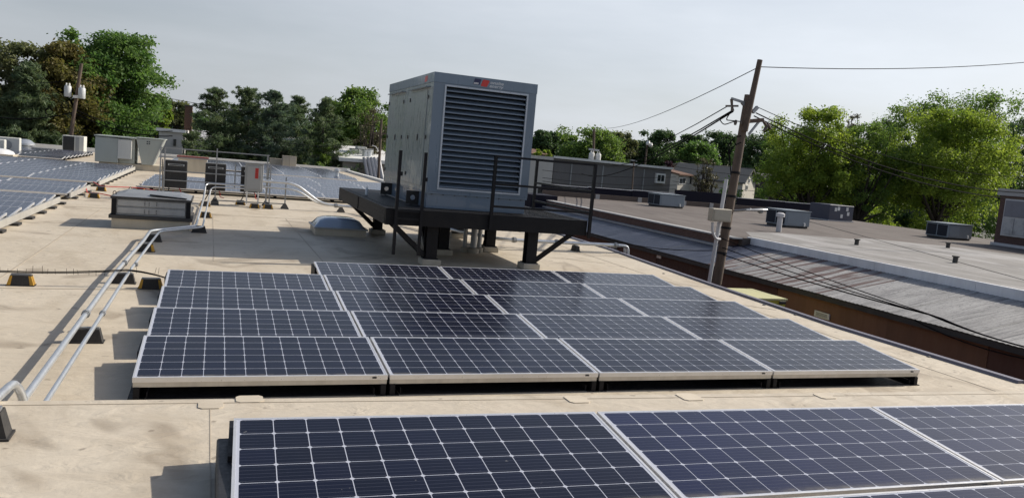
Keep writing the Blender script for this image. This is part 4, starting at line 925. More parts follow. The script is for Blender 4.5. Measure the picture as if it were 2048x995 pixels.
# ------------------------------------------------------------------ utility poles and wires
def lerp(a,b,t): return a+(b-a)*t
YP=11.5
e=empty('utility_pole',at(1437,560,YP),'leaning wooden utility pole with taller extension and street lamp beside the roof edge','utility pole')
a=at(1437,545,YP); b=at(1497,190,YP); d=(b-a)/(b.z-a.z); base=a+d*(-4.58-a.z)
q=MB(); q.tube([base,a,b],[.15,.128,.10],14); q.build('pole',WOOD,e)
a2=at(1489,262,YP-.14); b2=at(1520,120,YP-.14); q=MB(); q.tube([a2,b2],[.085,.068],12); q.build('pole_extension',WOOD,e)
r1=at(1418,566,YP-.12); r2=at(1453,358,YP-.12); dd=(r2-r1)/(r2.z-r1.z); q=MB(); q.tube([r1+dd*(-4.5-r1.z),r1,r2],.052,10); q.build('riser_conduit',WCAP,e)
for v in (345,392,455,505):
    t=(v-190)/(545-190); c_=at(lerp(1497,1437,t),v,YP); q=MB(); q.tube([c_-Vector((0,0,.03)),c_+Vector((0,0,.03))],.135,12); q.build('band',BLACK,e)
def pb(ua,va,ub,vb,w,mat,name,dy=0): q=MB(); q.bar(at(ua,va,YP+dy),at(ub,vb,YP+dy),w,w); return q.build(name,mat,e)
pb(1491,206,1463,197,.06,STRUT,'bracket_arm'); pb(1490,212,1484,205,.07,STRUT,'bracket_arm')
pb(1452,212,1476,212,.05,PORC,'spacer'); 
q=MB(); q.tube([at(1463,198,YP),at(1464,213,YP),at(1465,222,YP)],[.04,.03,.05],8); q.build('insulator',PORC,e)
pb(1492,243,1526,240,.10,WOOD,'crossarm',-.1); pb(1498,268,1518,243,.05,STRUT,'crossarm_brace',-.1); pb(1505,225,1515,214,.08,STRUT,'clamp',-.15)
for ua,va,ub,vb in ((1472,240,1470,250),(1483,242,1482,251),(1527,262,1537,248),(1535,247,1541,258),(1526,242,1534,252)):
    q=MB(); q.tube([at(ua,va,YP-.1),at(lerp(ua,ub,.5),lerp(va,vb,.5),YP-.1),at(ub,vb,YP-.1)],[.03,.045,.03],8); q.build('insulator',PORC,e)
for pts in (((1464,222),(1456,232),(1452,240),(1480,243)),((1440,240),(1447,250),(1468,243)),((1452,275),(1463,278),(1458,300),(1462,350)),((1482,272),(1470,274),(1455,290),(1460,330)),((1482,285),(1466,292),(1458,310)),((1525,243),(1536,245),(1540,258),(1527,265))):
    q=MB(); q.tube(fillet([at(u,v,YP-.12) for u,v in pts],.15,4),.014,5); q.build('jumper_wire',WIRE,e)
# street lamp
q=MB(); q.tube(fillet([at(1462,421,YP),at(1480,421,YP-.2),at(1502,418,YP-.5)],.2,4),.03,8); q.build('lamp_arm',STRUT,e)
hd=empty('tmp') ; bpy.data.objects.remove(hd)
q=MB(); h0=at(1492,420,YP-.5); h1=at(1535,419,YP-.5); d_=(h1-h0); up=Vector((0,0,1))
prof=((0,.03,.025),(.35,.055,.035),(.7,.08,.045),(.95,.055,.03),(1.0,.02,.015)); vs=[]
sx=d_.normalized().cross(up).normalized()
for t,wv,hv in prof:
    c_=h0+d_*t
    for k in range(8):
        an=2*math.pi*k/8; vs.append(c_+sx*wv*math.cos(an)+up*hv*math.sin(an))
q.add(vs,[(r*8+k,r*8+(k+1)%8,r*8+8+(k+1)%8,r*8+8+k) for r in range(4) for k in range(8)]+[tuple(range(7,-1,-1)),tuple(range(32,40))]); q.smooth=True; lh=q.build('lamp_head',STRUT,e)
q=MB(); c_=h0+d_*.68; q.lathe((c_.x,c_.y,c_.z-.10),[(.03,0),(.07,.03),(.085,.07)],12); q.build('lamp_lens',GREYBOX,lh)
A=at(1417,415,YP-.2); B=at(1452,443,YP-.2)
q=MB(); q.bbox(A.x,B.x,YP-.42,YP-.2,B.z,A.z,.015); bx_=q.build('control_box',BEIGE,e)
q=MB(); q.box(A.x+.05,B.x-.06,YP-.43,YP-.421,B.z+.05,A.z-.04); q.build('box_door',BEIGE,bx_)
q=MB(); q.tube(fillet([at(1425,444,YP-.3),at(1424,462,YP-.3),at(1432,478,YP-.3),at(1440,478,YP-.25)],.1,4),.035,8); q.build('box_conduit',WCAP,e)

def wire(pts,r,label,group=None,mat=WIRE,s=0.3):
    P=[]
    for a,b in zip(pts[:-1],pts[1:]): P+=sag(a,b,s,14)[:(-1)]
    P.append(Vector(pts[-1])); q=MB(); q.tube(P,r,5); tag(q.build('overhead_wire',mat,None,tuple(P[0])),label,'wire',group)
wire([at(1514,136,YP-.14),at(1188,255,62)],.012,'thin single wire from the pole top down to the far transformer pole',mat=WIREG,s=.6)
wire([at(1522,134,YP-.14),at(2090,121,15)],.012,'thin single wire leaving the pole top level across the sky',mat=WIREG,s=.15)
for i,(u,v,ub,vb,r,l) in enumerate(((1454,213,1187,299,.014,'upper dark wire from the pole bracket to the far crossarm'),(1463,222,1181,322,.02,'thick dark wire from the pole bracket, middle of three'),(1466,223,1160,345,.022,'lowest thick dark wire from the pole bracket toward the grey building'))):
    wire([at(u,v,YP),at(ub,vb,62)],r,l,'wires running to the far poles',s=.9)
for i,(u,v,ub,vb,r,l) in enumerate(((1512,213,2090,352,.010,'upper thin wire sloping from the pole into the big trees'),(1512,226,2090,386,.018,'thick wire sloping from the pole into the big trees'),(1508,232,2090,400,.018,'lower thick wire sloping from the pole across the trees'))):
    wire([at(u,v,YP-.1),at(ub,vb,14)],r,l,'wires crossing the big trees',s=.55)
for v,ue,r,l in ((476,1885,.011,'upper service wire running from the pole to the brown wall eave'),(494,1872,.012,'thick service wire running from the pole along the brown wall eave'),(508,1858,.015,'lowest service wire running from the pole to the brown wall eave')):
    E_=atx(ue,635+(ue-1880)*.3,13.76); wire([at(1443,v,YP-.05),E_,atx(2090,703,13.77)],r,l,'service wires along the alley',s=.05)
wire([atx(1830,640,13.75),atx(2080,722,13.75)],.012,'loose wire drooping on the brown wall below the eave',s=.1)
wire([at(1441,500,YP),atx(1185,467,13.6)],.012,'wire from the pole back along the alley toward the platform',s=.2)
def util(u,vb,ut,vt,y,label,r=.15):
    a=at(u,vb,y); b=at(ut,vt,y); d=(b-a)/(b.z-a.z); base=a+d*(-4.58-a.z)
    e=empty('utility_pole',base,label,'utility pole'); q=MB(); q.tube([base,b],[r*1.15,r*.75],10); q.build('pole',WOOD,e); return e
def can(e,u,v,y,w,h,mat=TRANSF):
    c_=at(u,v,y); q=MB(); q.lathe((c_.x,c_.y-.3,c_.z-h/2),[(w*.9,0),(w,.05),(w,h-.06),(w*.8,h)],14); t_=q.build('transformer',mat,e)
    for s in (-.4,.4): q=MB(); q.lathe((c_.x+s*w,c_.y-.3,c_.z+h/2),[(.05,0),(.07,.08),(.03,.2)],8); q.build('bushing',WHITE,t_)
YL=60
e=util(143,262,163,127,YL,'wooden pole with two pale transformer cans in front of the russet tree')
can(e,137,183,YL,.24,.78); can(e,165,187,YL,.24,.78)
A=at(146,193,YL-.2); B=at(160,194,YL-.2); q=MB(); q.bar(A,B,.15,.2); q.build('transformer_mount',WHITE,e)
for u,v in ((98,223),(130,210)):
    c_=at(u,v,YL-.3); q=MB(); q.tube([c_+Vector((.24*math.cos(t),0,.24*math.sin(t))) for t in np.linspace(0,6.28,20)],.03,5); tag(q.build('wire_coil',WIRE,None,tuple(c_)),'dark cable coil hanging on the wire nearer the dark spruce' if u<110 else 'dark cable coil hanging close to the transformer pole','cable coil')
for (u,v,ub,vb,r,l) in ((159,157,-60,146,.02,'thin wire from the transformer pole off past the dark spruce'),(148,224,-60,223,.045,'thick cable at coil height from the transformer pole past the spruce'),(149,218,345,262,.03,'cable from the transformer pole toward the bright green tree'),(150,226,345,272,.04,'thicker lower cable from the transformer pole toward the bright green tree'),(160,158,757,252,.02,'long high wire from the transformer pole across the pines'),(200,222,757,300,.02,'long low wire crossing in front of the pines')):
    wire([at(u,v,YL),at(ub,vb,YL)],r,l,s=.5)
e=util(757,350,763,238,58,'thin pole with crossarm just beside the generator',.12)
q=MB(); q.bar(at(741,265,58),at(776,268,58),.12,.12); q.build('crossarm',WOOD,e); q=MB(); q.tube(fillet([at(757,303,57.8),at(752,293,57.8),at(744,291,57.8)],.3),.04,6); q.build('lamp_arm',WCAP,e)
YR=62
e=util(1185,385,1188,258,YR,'pole with crossarm and two pale transformers in front of the grey building')
q=MB(); q.bar(at(1178,298,YR-.2),at(1198,301,YR-.2),.16,.16); q.build('crossarm',WCAP,e)
can(e,1180,316,YR,.26,1.0,WHITE); can(e,1193,318,YR,.26,1.0,WHITE)
e=util(1264,378,1268,322,50,'slim grey lamp post in front of the grey wall',.07); q=MB(); q.bar(at(1262,320,50),at(1273,322,50),.2,.1); q.build('lamp_head',STRUT,e)
e=util(1290,330,1294,290,78,'distant pole with white insulators behind the grey building',.13)
for u,v in ((1296,290),(1301,294)): c_=at(u,v,77.8); q=MB(); q.lathe(tuple(c_),[(.2,0),(.28,.2),(.15,.5)],8); q.build('insulator',WHITE,e)
e=util(1541,385,1550,312,52,'dark pole standing behind the parapet beside the gabled house',.12); q=MB(); q.bar(at(1540,345,52),at(1556,348,52),.15,.15); q.build('crossarm',WOOD,e)
for k,(va,vb) in enumerate(((330,336),(345,352),(352,360),(360,368))):
    wire([at(1085,va+10,56),at(1352,vb+18,56)],.022,f'{["topmost","second","third","lowest"][k]} of the thin wires strung across the grey building wall','wires before the grey building',WIREG,.25)
for k,(v,) in enumerate(((318,),(332,),(362,))):
    wire([at(1345,v,56),at(1640,v+24,56)],.02,f'{["highest","middle","lowest"][k]} of the thin wires strung before the distant houses','wires before the houses',WIREG,.3)

# ------------------------------------------------------------------ buildings behind
GZ0=-4.6
def bwall(e,u0,u1,vt0,vt1,y,depth,mat,name='wall',z0=GZ0):
    A=at(u0,vt0,y); B=at(u1,vt1,y); q=MB(); q.hexa([(A.x,y,z0),(B.x,y,z0),(B.x,y+depth,z0),(A.x,y+depth,z0),(A.x,y,A.z),(B.x,y,B.z),(B.x,y+depth,B.z),(A.x,y+depth,A.z)]); return q.build(name,mat,e),A,B
GRW=weathered('grey_stucco',(.155,.15,.15),.8,0,dirt=(.11,.1,.1),amt=.35,scale=.6,streak=True); WHW=weathered('white_block_wall',(.52,.50,.47),.8,0,dirt=(.36,.34,.31),amt=.4,scale=.5,streak=True)
GLASS=Mat('dark_window_glass',(.02,.025,.03),.08,0,.6).m
e=empty('grey_building',at(1225,400,60),'long flat dark grey building with one white framed window behind the neighbouring roof','building')
w,A,B=bwall(e,1109,1343,316,339,60,14,GRW)
q=MB(); q.bar(A+Vector((0,-.05,.1)),B+Vector((0,-.05,.1)),.5,.2); q.build('white_cap',WHITE,e)
w,A2,B2=bwall(e,1040,1108,308,314,59.9,12,WHW,'white_wing')
for (ua,va,ub,vb) in ((1312.5,346,1328.5,367),):
    P=at(ua,va,59.8); Q=at(ub,vb,59.8); f_=MB(); f_.box(P.x,Q.x,59.7,59.98,Q.z,P.z); wf=f_.build('window',WHITE,e)
    mx_=(P.x+Q.x)/2
    for xa,xb in ((P.x+.15,mx_-.05),(mx_+.05,Q.x-.15)): q=MB(); q.box(xa,xb,59.66,59.698,Q.z+.2,P.z-.15); q.build('pane',GLASS,wf)
for u in (1075,1078): pass
P=at(1077,374,59.8); Q=at(1086,387,59.8); q=MB(); q.box(P.x,Q.x,59.8,59.89,Q.z,P.z); q.build('window',GLASS,e)
P=at(1104,377,59.8); Q=at(1116,392,59.8); q=MB(); q.box(P.x,Q.x,59.75,59.89,Q.z-1,P.z); q.build('door',WHITE,e)
for u,v0,v1 in ((1145,321,350),(1208,326,362),(1290,334,372)):
    P=at(u,v0,59.93); q=MB(); q.box(P.x-.05,P.x+.05,59.94,59.999,-2,P.z-.2); q.build('wall_joint',GREYBOX,e)
def house(u0,u1,veave,vridge,y,depth,label,wallm,roofm,gable=False,wins=(),z0=GZ0,uridge=None,turn=0.):
    A=at(u0,veave,y); B=at(u1,veave,y); ze=(A.z+B.z)/2; um=uridge or (u0+u1)/2; zr=at(um,vridge,y).z
    e=empty('house',(A.x,y,z0),label,'house'); e['turn']=turn; q=MB(); q.box(A.x,B.x,y,y+depth,z0,ze); q.build('wall',wallm,e); ov=.35
    q=MB()
    if gable:
        xm=(A.x+B.x)/2
        q.prism([(A.x,ze),(B.x,ze),(xm,zr-.15)],y+.002,y+depth); q.build('gable_wall',wallm,e); q=MB()
        for s,xe in ((-1,A.x),(1,B.x)):
            sl=(zr-ze)/abs(xm-xe); xo=xe+s*ov; zo=ze-ov*sl
            r=MB(); r.hexa([(xo,y-ov,zo),(xm,y-ov,zr),(xm,y+depth,zr),(xo,y+depth,zo),(xo,y-ov,zo+.15),(xm,y-ov,zr+.15),(xm,y+depth,zr+.15),(xo,y+depth,zo+.15)]); r.build('roof_slope',roofm,e)
    else:
        ym=y+depth/2
        for s,yo in ((-1,y-ov),(1,y+depth+ov)):
            r=MB(); r.hexa([(A.x-ov,yo,ze-.1),(B.x+ov,yo,ze-.1),(B.x+ov-1,ym,zr),(A.x-ov+1,ym,zr),(A.x-ov,yo,ze+.05),(B.x+ov,yo,ze+.05),(B.x+ov-1,ym,zr+.15),(A.x-ov+1,ym,zr+.15)]); r.build('roof_slope',roofm,e)
    for (ua,va,ub,vb) in wins:
        P=at(ua,va,y-.06); Q=at(ub,vb,y-.06); f_=MB(); f_.box(P.x-.1,Q.x+.1,y-.06,y-.001,Q.z-.1,P.z+.1); wf=f_.build('window',WHITE,e)
        q=MB(); q.box(P.x,Q.x,y-.09,y-.061,Q.z,P.z); q.build('pane',GLASS,wf)
    e.rotation_euler=(0,0,turn); del e['turn']; return e
CRW=weathered('cream_siding',(.55,.52,.46),.75,0,dirt=(.38,.35,.3),amt=.3,scale=.7); RFB=weathered('brown_shingle',(.14,.075,.05),.9,0,dirt=(.08,.05,.04),amt=.5,scale=1); RFG=weathered('grey_shingle',(.13,.13,.125),.9,0,dirt=(.08,.08,.08),amt=.4,scale=1); RFD=weathered('dark_shingle',(.045,.042,.045),.9,0,dirt=(.08,.07,.07),amt=.4,scale=1)
house(1357,1442,352,342,74,9,'pale house with low brown roof and three windows behind the dark parapet',CRW,RFB,False,((1361,357,1368,367),(1371,357,1378,367),(1393,359,1401,370)),turn=.45)
house(1418,1480,356,334,80,9,'grey-roofed pale house partly hidden by the leaning pole',CRW,RFG,False,((1424,364,1430,376),),turn=.6)
house(1486,1548,366,340,70,9,'cream gabled house with dark roof beside the dark pole',CRW,RFG,True,((1513,359,1518,366),(1494,361,1500,366),(1502,372,1508,380)),turn=.6)
house(1462,1510,352,336,82,8,'dark-roofed house behind the cream gabled house',CRW,RFD,False)
house(1545,1600,368,352,78,9,'dark house deep under the trees beyond the cream gable',RFD,RFD,False)
house(1828,1862,452,424,60,6,'little pale gabled house seen under the biggest tree',WHW,RFD,True,((1833,450,1840,457),(1849,451,1856,457)))
house(1064,1100,309,300,95,9,'brown-roofed house just above the white wing',CRW,RFB,False)
house(1275,1330,330,320,96,9,'brown-roofed house behind the long grey building',CRW,RFB,False)
e=empty('white_building',at(330,300,64),'white flat building glimpsed between the bright green tree and the first pine','building'); w,A,B=bwall(e,318,366,262,266,64,12,WHW); q=MB(); q.box(A.x-.2,B.x+.2,63.8,76.2,max(A.z,B.z)+.01,max(A.z,B.z)+.25); q.build('cap',WHITE,e)
P=at(347,278,63.9); Q=at(352,292,63.9); q=MB(); q.box(P.x,Q.x,63.9,63.99,Q.z,P.z); q.build('door',GLASS,e)
A=at(370,212,72); B=at(384,290,72); ch=empty('brick_chimney',(A.x,72,GZ0),'tall brown brick chimney standing behind the pines','chimney'); q=MB(); q.box(A.x,B.x-.1,72,72.8,GZ0,A.z); q.build('stack',BRICK,ch); q=MB(); q.box(A.x-.05,B.x-.05,71.95,72.85,A.z+.001,A.z+.12); q.build('cap',DKM,ch)
e=empty('low_warehouse',at(520,300,80),'long low grey-roofed building glimpsed behind the pine trunks','building'); w,A,B=bwall(e,366,690,292,310,80,16,GRW); 
q=MB(); q.hexa([(A.x,79.6,A.z),(B.x,79.6,B.z),(B.x,97,B.z+1.4),(A.x,97,A.z+1.4),(A.x,79.6,A.z+.2),(B.x,79.6,B.z+.2),(B.x,97,B.z+1.7),(A.x,97,A.z+1.7)]); q.build('roof',weathered('pale_roof',(.40,.40,.41),.7,amt=.3,scale=.5),e)
e=empty('pipe_building',at(735,350,63),'tan building with pale roof and slanting pipes next to the generator','building')
w,A,B=bwall(e,686,800,322,330,63,10,weathered('tan_wall',(.30,.27,.235),.8,0,dirt=(.2,.18,.16),amt=.4,scale=.6))
q=MB(); q.hexa([(A.x-.4,62.6,A.z),(B.x,62.6,B.z),(B.x,73,B.z+.9),(A.x-.4,73,A.z+.9),(A.x-.4,62.6,A.z+.3),(B.x,62.6,B.z+.3),(B.x,73,B.z+1.3),(A.x-.4,73,A.z+1.3)]); q.build('roof',WHITE,e)
for u in (728,736,743,749,757):
    q=MB(); q.tube([at(u,314,62.3),at(u+9,362,62.0)],.16,8); q.build('slanting_pipe',WCAP,e)
for ua,ub,va,vb in ((704,716,296,310),(716,729,292,310),(735,746,297,312)):
    P=at(ua,va,66); Q=at(ub,vb+6,66); q=MB(); q.box(P.x,Q.x,66,67.5,Q.z,P.z); q.build('roof_unit',RTUW,e)
for u in (730,738): q=MB(); P=at(u,310,65); q.lathe((P.x,65,P.z-.6),[(.25,0),(.25,.9),(.35,.95),(.35,1.1)],10); q.build('roof_stack',GALV,e)

# ------------------------------------------------------------------ trees
import zlib
def reseed(label,k=0):
    global rng
    rng=np.random.default_rng(zlib.crc32(label.encode())+k)
def limb_tubes(q,base,tips,r0,hub):
    for t in tips:
        m_=hub.lerp(t,.5)+Vector(rng.normal(0,.12,3))*(t-hub).length*.5
        s_=hub.lerp(base,rng.uniform(0,.35)); q.tube([s_,m_,t],[r0*.5,r0*.28,r0*.08],6,cap=False)
def leaves(centers,radii,per,size,flat=.7,up=.35,asp=.6):
    n=len(centers)*per; c=np.repeat(centers,per,0); r=np.repeat(radii,per)
    d=rng.normal(size=(n,3)); d/=np.linalg.norm(d,axis=1)[:,None]
    rad=r*np.clip(rng.normal(.78,.28,n),.1,1.5); off=d*rad[:,None]; off[:,2]*=flat
    p=c+off
    nm=d*.6+rng.normal(size=(n,3))*.7; nm[:,2]+=up; nm/=np.linalg.norm(nm,axis=1)[:,None]
    t=np.cross(nm,rng.normal(size=(n,3))); t/=np.linalg.norm(t,axis=1)[:,None]; b=np.cross(nm,t)
    s=(size*rng.uniform(.6,1.4,n))[:,None]
    # kite-shaped leaf sprays
    return np.stack([p-t*s*.5,p+b*s*asp*.5-t*s*.05,p+t*s*.5,p-b*s*asp*.5-t*s*.05],1)
def deciduous(u,vt,width,y,mat,label,name='broadleaf_tree',low=.25,nc=120,per=90,size=.3,group='broadleaf trees',open_=0.,squash=1.0,limbs=14,clump=.19,seed=0):
    reseed(label,seed)
    top=at(u,vt,y); dist=float((np.array(top)-CAM)@AF); R=width/2*dist/FPX; H=top.z-GZ0
    zlo=GZ0+H*low; cz=(top.z+zlo)/2; rz=(top.z-zlo)/2
    base=Vector((top.x,y,GZ0)); e=empty(name,base,label,'tree',group)
    # lobes give the crown an uneven outline
    nl=13; lob=[]; ph=rng.uniform(0,6.28)
    for i in range(nl):
        h=-.85+1.75*(i+.5)/nl; a=ph+2.399*i+rng.uniform(-.4,.4); rr=math.sqrt(max(.04,1-h*h))*rng.uniform(.42,.70)
        lob.append((rr*math.cos(a),rr*math.sin(a),h*.66+rng.uniform(-.08,.08),rng.uniform(.30,.46)))
    lob.append((rng.uniform(-.15,.15),0,.6,.36)); lob.append((-.6,0,rng.uniform(-.2,.1),.38)); lob.append((.6,0,rng.uniform(-.2,.1),.38)); lob=np.array(lob)
    k=rng.integers(0,len(lob),nc); d=rng.normal(size=(nc,3)); d/=np.linalg.norm(d,axis=1)[:,None]
    q_=rng.uniform(.45,1.02,nc)**.6
    P=lob[k,:3]+d*(lob[k,3]*q_)[:,None]
    C=np.stack([top.x+P[:,0]*R,y+P[:,1]*R*squash,cz+P[:,2]*rz],1)
    C[:,2]+=(top.z-.12*R)-np.percentile(C[:,2],95); C[:,2]=np.minimum(C[:,2],top.z-.07*R)
    rad=R*clump*rng.uniform(.6,1.3,nc)
    V=leaves(C,rad,int(per*1.75),size*.76)
    o=quads_mesh('crown',V-np.array(base),mat); link('crown',o,e)
    q=MB(); hub=Vector((top.x+rng.normal(0,.1)*R,y,zlo+rz*.35)); tr=max(.16,H*.022)
    mid=base.lerp(hub,.55)+Vector((rng.normal(0,.03)*R,0,0))
    q.tube([base,base+Vector((0,0,.6)),mid,hub,Vector((hub.x,y,cz+rz*.5))],[tr*1.35,tr,tr*.8,tr*.6,tr*.2],9)
    tips=[Vector(C[i]) for i in rng.choice(nc,min(limbs,nc),replace=False)]; limb_tubes(q,mid,tips,tr,hub)
    q.build('trunk',BARK,e); return e
def pine(u,vt,width,y,mat,label,name='pine_tree',low=.22,whorls=19,size=.36,dense=1.3,group='pines',leanx=0.,per=40,gap=.12):
    reseed(label)
    top=at(u,vt,y); dist=float((np.array(top)-CAM)@AF); R=width/2*dist/FPX; H=top.z-GZ0
    base=Vector((top.x-leanx,y,GZ0)); e=empty(name,base,label,'tree',group)
    q=MB(); tr=max(.16,H*.018); q.tube([base,base.lerp(Vector(top),.5),Vector(top)],[tr,tr*.65,tr*.1],8)
    C=[];Rr=[]
    nb_=int(whorls*7)
    for w in range(nb_):
        t=low+(1-low)*min(.985,(w+rng.uniform(-.6,.6))/nb_); t=min(max(t,low),.985); z=GZ0+H*t
        env=min(1.0,1.05*((1-t)/(1-low)*1.25)**.62)*(.85+.25*math.sin(t*31+u))
        if rng.random()<gap*1.4: continue
        a=rng.uniform(0,6.28); L=R*env*rng.uniform(.45,1.12)+.2
        cx=top.x-leanx*(1-t); o_=Vector((cx,y,z)); rise=rng.uniform(-.05,.5)*L
        tip=o_+Vector((math.cos(a)*L,math.sin(a)*L,rise)); q.tube([o_,o_.lerp(tip,.5)-Vector((0,0,.08*L)),tip],[tr*.26*(1-t*.7),tr*.16*(1-t*.7),.012],4,cap=False)
        for s_ in np.linspace(.3,1.0,max(3,int((2.2+L*1.1)*dense/1.3))):
            p=o_.lerp(tip,float(s_)); C.append((p.x+rng.normal(0,.08*L),p.y+rng.normal(0,.08*L),p.z+rng.normal(.03,.05*L))); Rr.append((.16+.085*L)*rng.uniform(.55,1.4))
    for zz in (.1,.5,.9,1.3): C.append((top.x,y,top.z-zz)); Rr.append(.16+.12*zz)
    C=np.array(C);Rr=np.array(Rr); V=leaves(C,Rr,per,size,flat=.6,up=.1,asp=.17)
    link('crown',quads_mesh('crown',V-np.array(base),mat),e); q.build('trunk',BARK,e); return e
def bare(u,vt,width,y,label,mat=LF_TW,name='budding_tree'):
    e=deciduous(u,vt,width,y,mat,label,name,nc=90,per=16,size=.22,limbs=60,group=None); return e
def shrub(u,vt,width,y,mat,label,vb=None,size=.25,nc=40,per=70,name='shrub'):
    reseed(label)
    top=at(u,vt,y); dist=float((np.array(top)-CAM)@AF); R=width/2*dist/FPX; H=top.z-GZ0; base=Vector((top.x,y,GZ0)); e=empty(name,base,label,'shrub')
    d=rng.normal(size=(nc,3)); d/=np.linalg.norm(d,axis=1)[:,None]; d*=rng.uniform(.3,.95,nc)[:,None]
    C=np.stack([top.x+d[:,0]*R,y+d[:,1]*R,GZ0+H*.5+d[:,2]*H*.5],1); V=leaves(C,R*.3*rng.uniform(.6,1.2,nc),per,size)
    link('crown',quads_mesh('crown',V-np.array(base),mat),e); q=MB(); q.tube([base,Vector((top.x,y,GZ0+H*.6))],[.08,.03],6); q.build('stem',BARK,e); return e

# trees beyond the stepped array
deciduous(18,88,190,68,LF_OL,'olive-green broad tree behind the dark spruce',nc=170,per=95,size=.38,low=.05)
deciduous(132,92,190,68,LF_RD,'russet brown-leaved tree behind the transformer pole',nc=190,per=95,size=.36,low=.08)
deciduous(172,200,110,70,LF_OL,'lower olive tree filling in under the russet tree',nc=80,per=80,size=.36,low=.05)
pine(62,128,150,64,LF_PN,'huge dark spruce at the edge of the tree line','spruce_tree',low=.05,whorls=34,size=.45,dense=1.4,per=44,gap=.03,group=None)
pine(118,200,90,66,LF_PB,'blue-green fir below the transformer pole','spruce_tree',low=.05,whorls=22,size=.38,dense=1.2,per=40,gap=.05,group=None)
deciduous(230,72,225,72,LF_BR,'tallest bright green maple beside the transformer pole',nc=240,per=100,size=.36,low=.10)
deciduous(310,190,80,80,LF_YG,'yellow-green tree low beside the tall maple',nc=70,per=80,size=.36,low=.1)
deciduous(352,205,90,95,LF_OL,'dull green tree behind the brick chimney',nc=80,per=70,size=.42)
shrub(290,238,70,64,LF_DK,'dark round shrub below the tall maple')
shrub(215,232,60,66,LF_BR,'bright shrub behind the big rooftop unit')
pine(431,180,150,66,LF_PN,'pine with ragged top standing nearest the brick chimney',low=.32)
pine(500,179,150,68,LF_PN,'tall pine second from the brick chimney',low=.36)
pine(552,184,140,66,LF_PB,'pine in the middle of the pine group, slightly blue',low=.38)
pine(598,195,110,70,LF_PN,'slim pine just before the fullest pine',low=.34)
pine(650,198,150,64,LF_PN,'fullest pine with bright low boughs at the end of the group',low=.12,dense=1.3)
pine(385,262,90,60,LF_PN,'small sparse pine before the white building',low=.15,whorls=9)
pine(470,225,100,72,LF_PB,'shorter pine filling the gap behind the tall pines',low=.3)
shrub(655,262,60,63,LF_MID,'bright green bush under the fullest pine',size=.3)
shrub(612,322,40,60,LF_OL,'small olive bush behind the beige boxes')
deciduous(728,182,170,80,LF_MID,'rounded green tree just behind the generator edge',nc=130,per=90,size=.4)
deciduous(668,205,80,92,LF_MID,'distant green tree between the last pine and the round tree',nc=70,per=70,size=.45)
bare(748,218,80,68,'half-bare brown tree beside the thin crossarm pole')
shrub(726,290,44,76,LF_MR,'dark red shrub behind the pipe building')
deciduous(575,215,150,100,LF_DK,'dark distant tree mass behind the pines',nc=90,per=70,size=.5)
# trees in the gap between generator and leaning pole
MIDT=[(1092,267,70,105,LF_DK),(1132,275,70,110,LF_MID),(1192,263,120,92,LF_MID),(1245,270,95,98,LF_OL),(1312,266,85,96,LF_DK),(1285,290,70,100,LF_MID),(1352,290,60,105,LF_DK),(1383,275,60,112,LF_DK),(1402,290,80,95,LF_BR),(1440,270,85,115,LF_DK),(1480,278,70,118,LF_DK),(1530,276,100,100,LF_DK),(1155,290,80,100,LF_DK),(1070,280,50,110,LF_MID),(1225,300,70,95,LF_DK)]
MT=['dark tree nearest the generator corner on the skyline','green tree just past the first dark skyline tree','broad green tree behind the two-transformer pole','olive tree beside the broad green skyline tree','round dark tree standing tallest past the lamp post','green tree filling behind the lamp post','dark tree low beside the round dark tree','pointed dark tree halfway to the leaning pole','bright green tree above the brown-roofed house','dark hazy tree just before the leaning pole','dark hazy tree just behind the leaning pole','dark broad tree past the leaning pole','dark low tree behind the transformer pole','green tree half hidden by the generator','dark low tree behind the middle of the grey building']
for (u,v,w,y,mt),l in zip(MIDT,MT): deciduous(u,v-3,w*1.25,y,mt,l,nc=150,per=75,size=.46,low=.12,group='skyline trees',clump=.2)
deciduous(1338,324,50,80,LF_MR,'maroon-leaved tree at the end of the grey building',nc=60,per=70,size=.32,low=.1,group=None)
bare(1415,318,60,66,'budding pale tree before the houses')
shrub(1462,352,75,50,LF_BR,'round bright green bush behind the leaning pole',size=.22,nc=60)
deciduous(1085,300,44,90,LF_YG,'small light green tree above the white wing',nc=40,per=60,size=.34,low=.1,group=None)
shrub(1395,372,30,60,LF_MID,'small green shrub before the pale house')
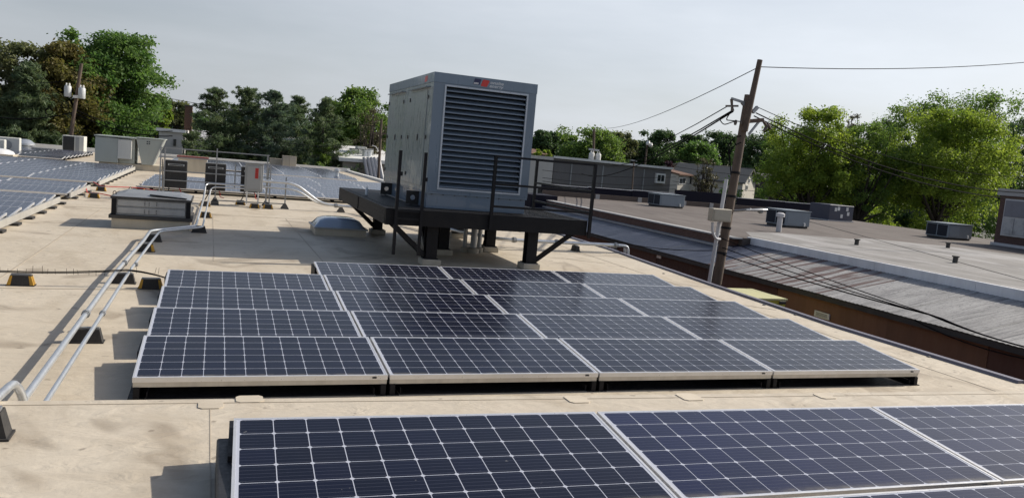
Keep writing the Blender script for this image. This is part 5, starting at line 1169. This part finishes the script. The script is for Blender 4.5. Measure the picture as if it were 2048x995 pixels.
# big trees behind the neighbouring roof
BT='big trees behind the neighbouring roof'
deciduous(1645,218,230,48,LF_YG,'sunlit yellow-green tree, first of the big trees past the leaning pole',nc=230,per=105,size=.26,low=.2,group=BT,clump=.15,limbs=26)
deciduous(1585,262,170,54,LF_MID,'dark lower tree before the first big tree',nc=90,per=80,size=.26,low=.05,group=BT)
deciduous(1745,250,200,47,LF_MID,'open green tree between the two sunlit big trees',nc=130,per=90,size=.25,low=.2,group=BT,clump=.15,limbs=22)
deciduous(1905,222,330,45,LF_YG,'broadest yellow-green tree with forked dark trunk beside the brick tower',nc=330,per=110,size=.26,low=.22,group=BT,clump=.13,limbs=34)
deciduous(1835,204,220,64,LF_MID,'darker green tree rising behind the broadest tree',nc=150,per=90,size=.34,low=.2,group=BT)
deciduous(1965,190,260,62,LF_MID,'tallest green tree behind the brick tower',nc=190,per=90,size=.34,low=.15,group=BT)
deciduous(2060,240,160,52,LF_DK,'dark green tree crossing the picture edge above the brick tower',nc=110,per=80,size=.3,low=.1,group=BT)
bare(1708,230,70,56,'bare-topped tree with naked twigs between the big trees')
shrub(1745,372,120,52,LF_YG,'yellow-green thicket under the open tree',size=.26,nc=70)
shrub(1650,368,140,54,LF_DK,'dark thicket under the first big tree',size=.26,nc=70)
shrub(1860,372,110,56,LF_YG,'light green thicket behind the forked trunk',size=.26,nc=60)
shrub(1960,390,120,52,LF_MID,'green thicket between forked trunk and brick tower',size=.26,nc=60)
shrub(1800,400,70,58,LF_DK,'dark thicket behind the small gabled house',size=.3,nc=50)
# far wood beyond the roofs
n=340; us=rng.uniform(-150,2200,n); ys=rng.uniform(125,170,n); C=[];Rr=[]
for u,y in zip(us,ys):
    hz=228+184*u/2048; P=at(u,hz-rng.uniform(8,36),y); C.append((P.x,y,P.z-1.5)); Rr.append(rng.uniform(2,4))
    C.append((P.x,y,P.z-5)); Rr.append(rng.uniform(2.5,4.5))
V=leaves(np.array(C),np.array(Rr),70,1.3); o=link('distant_woods',quads_mesh('distant_woods',V,LF_DK)); tag(o,'distant wooded skyline beyond the roofs','woods',kind='stuff')
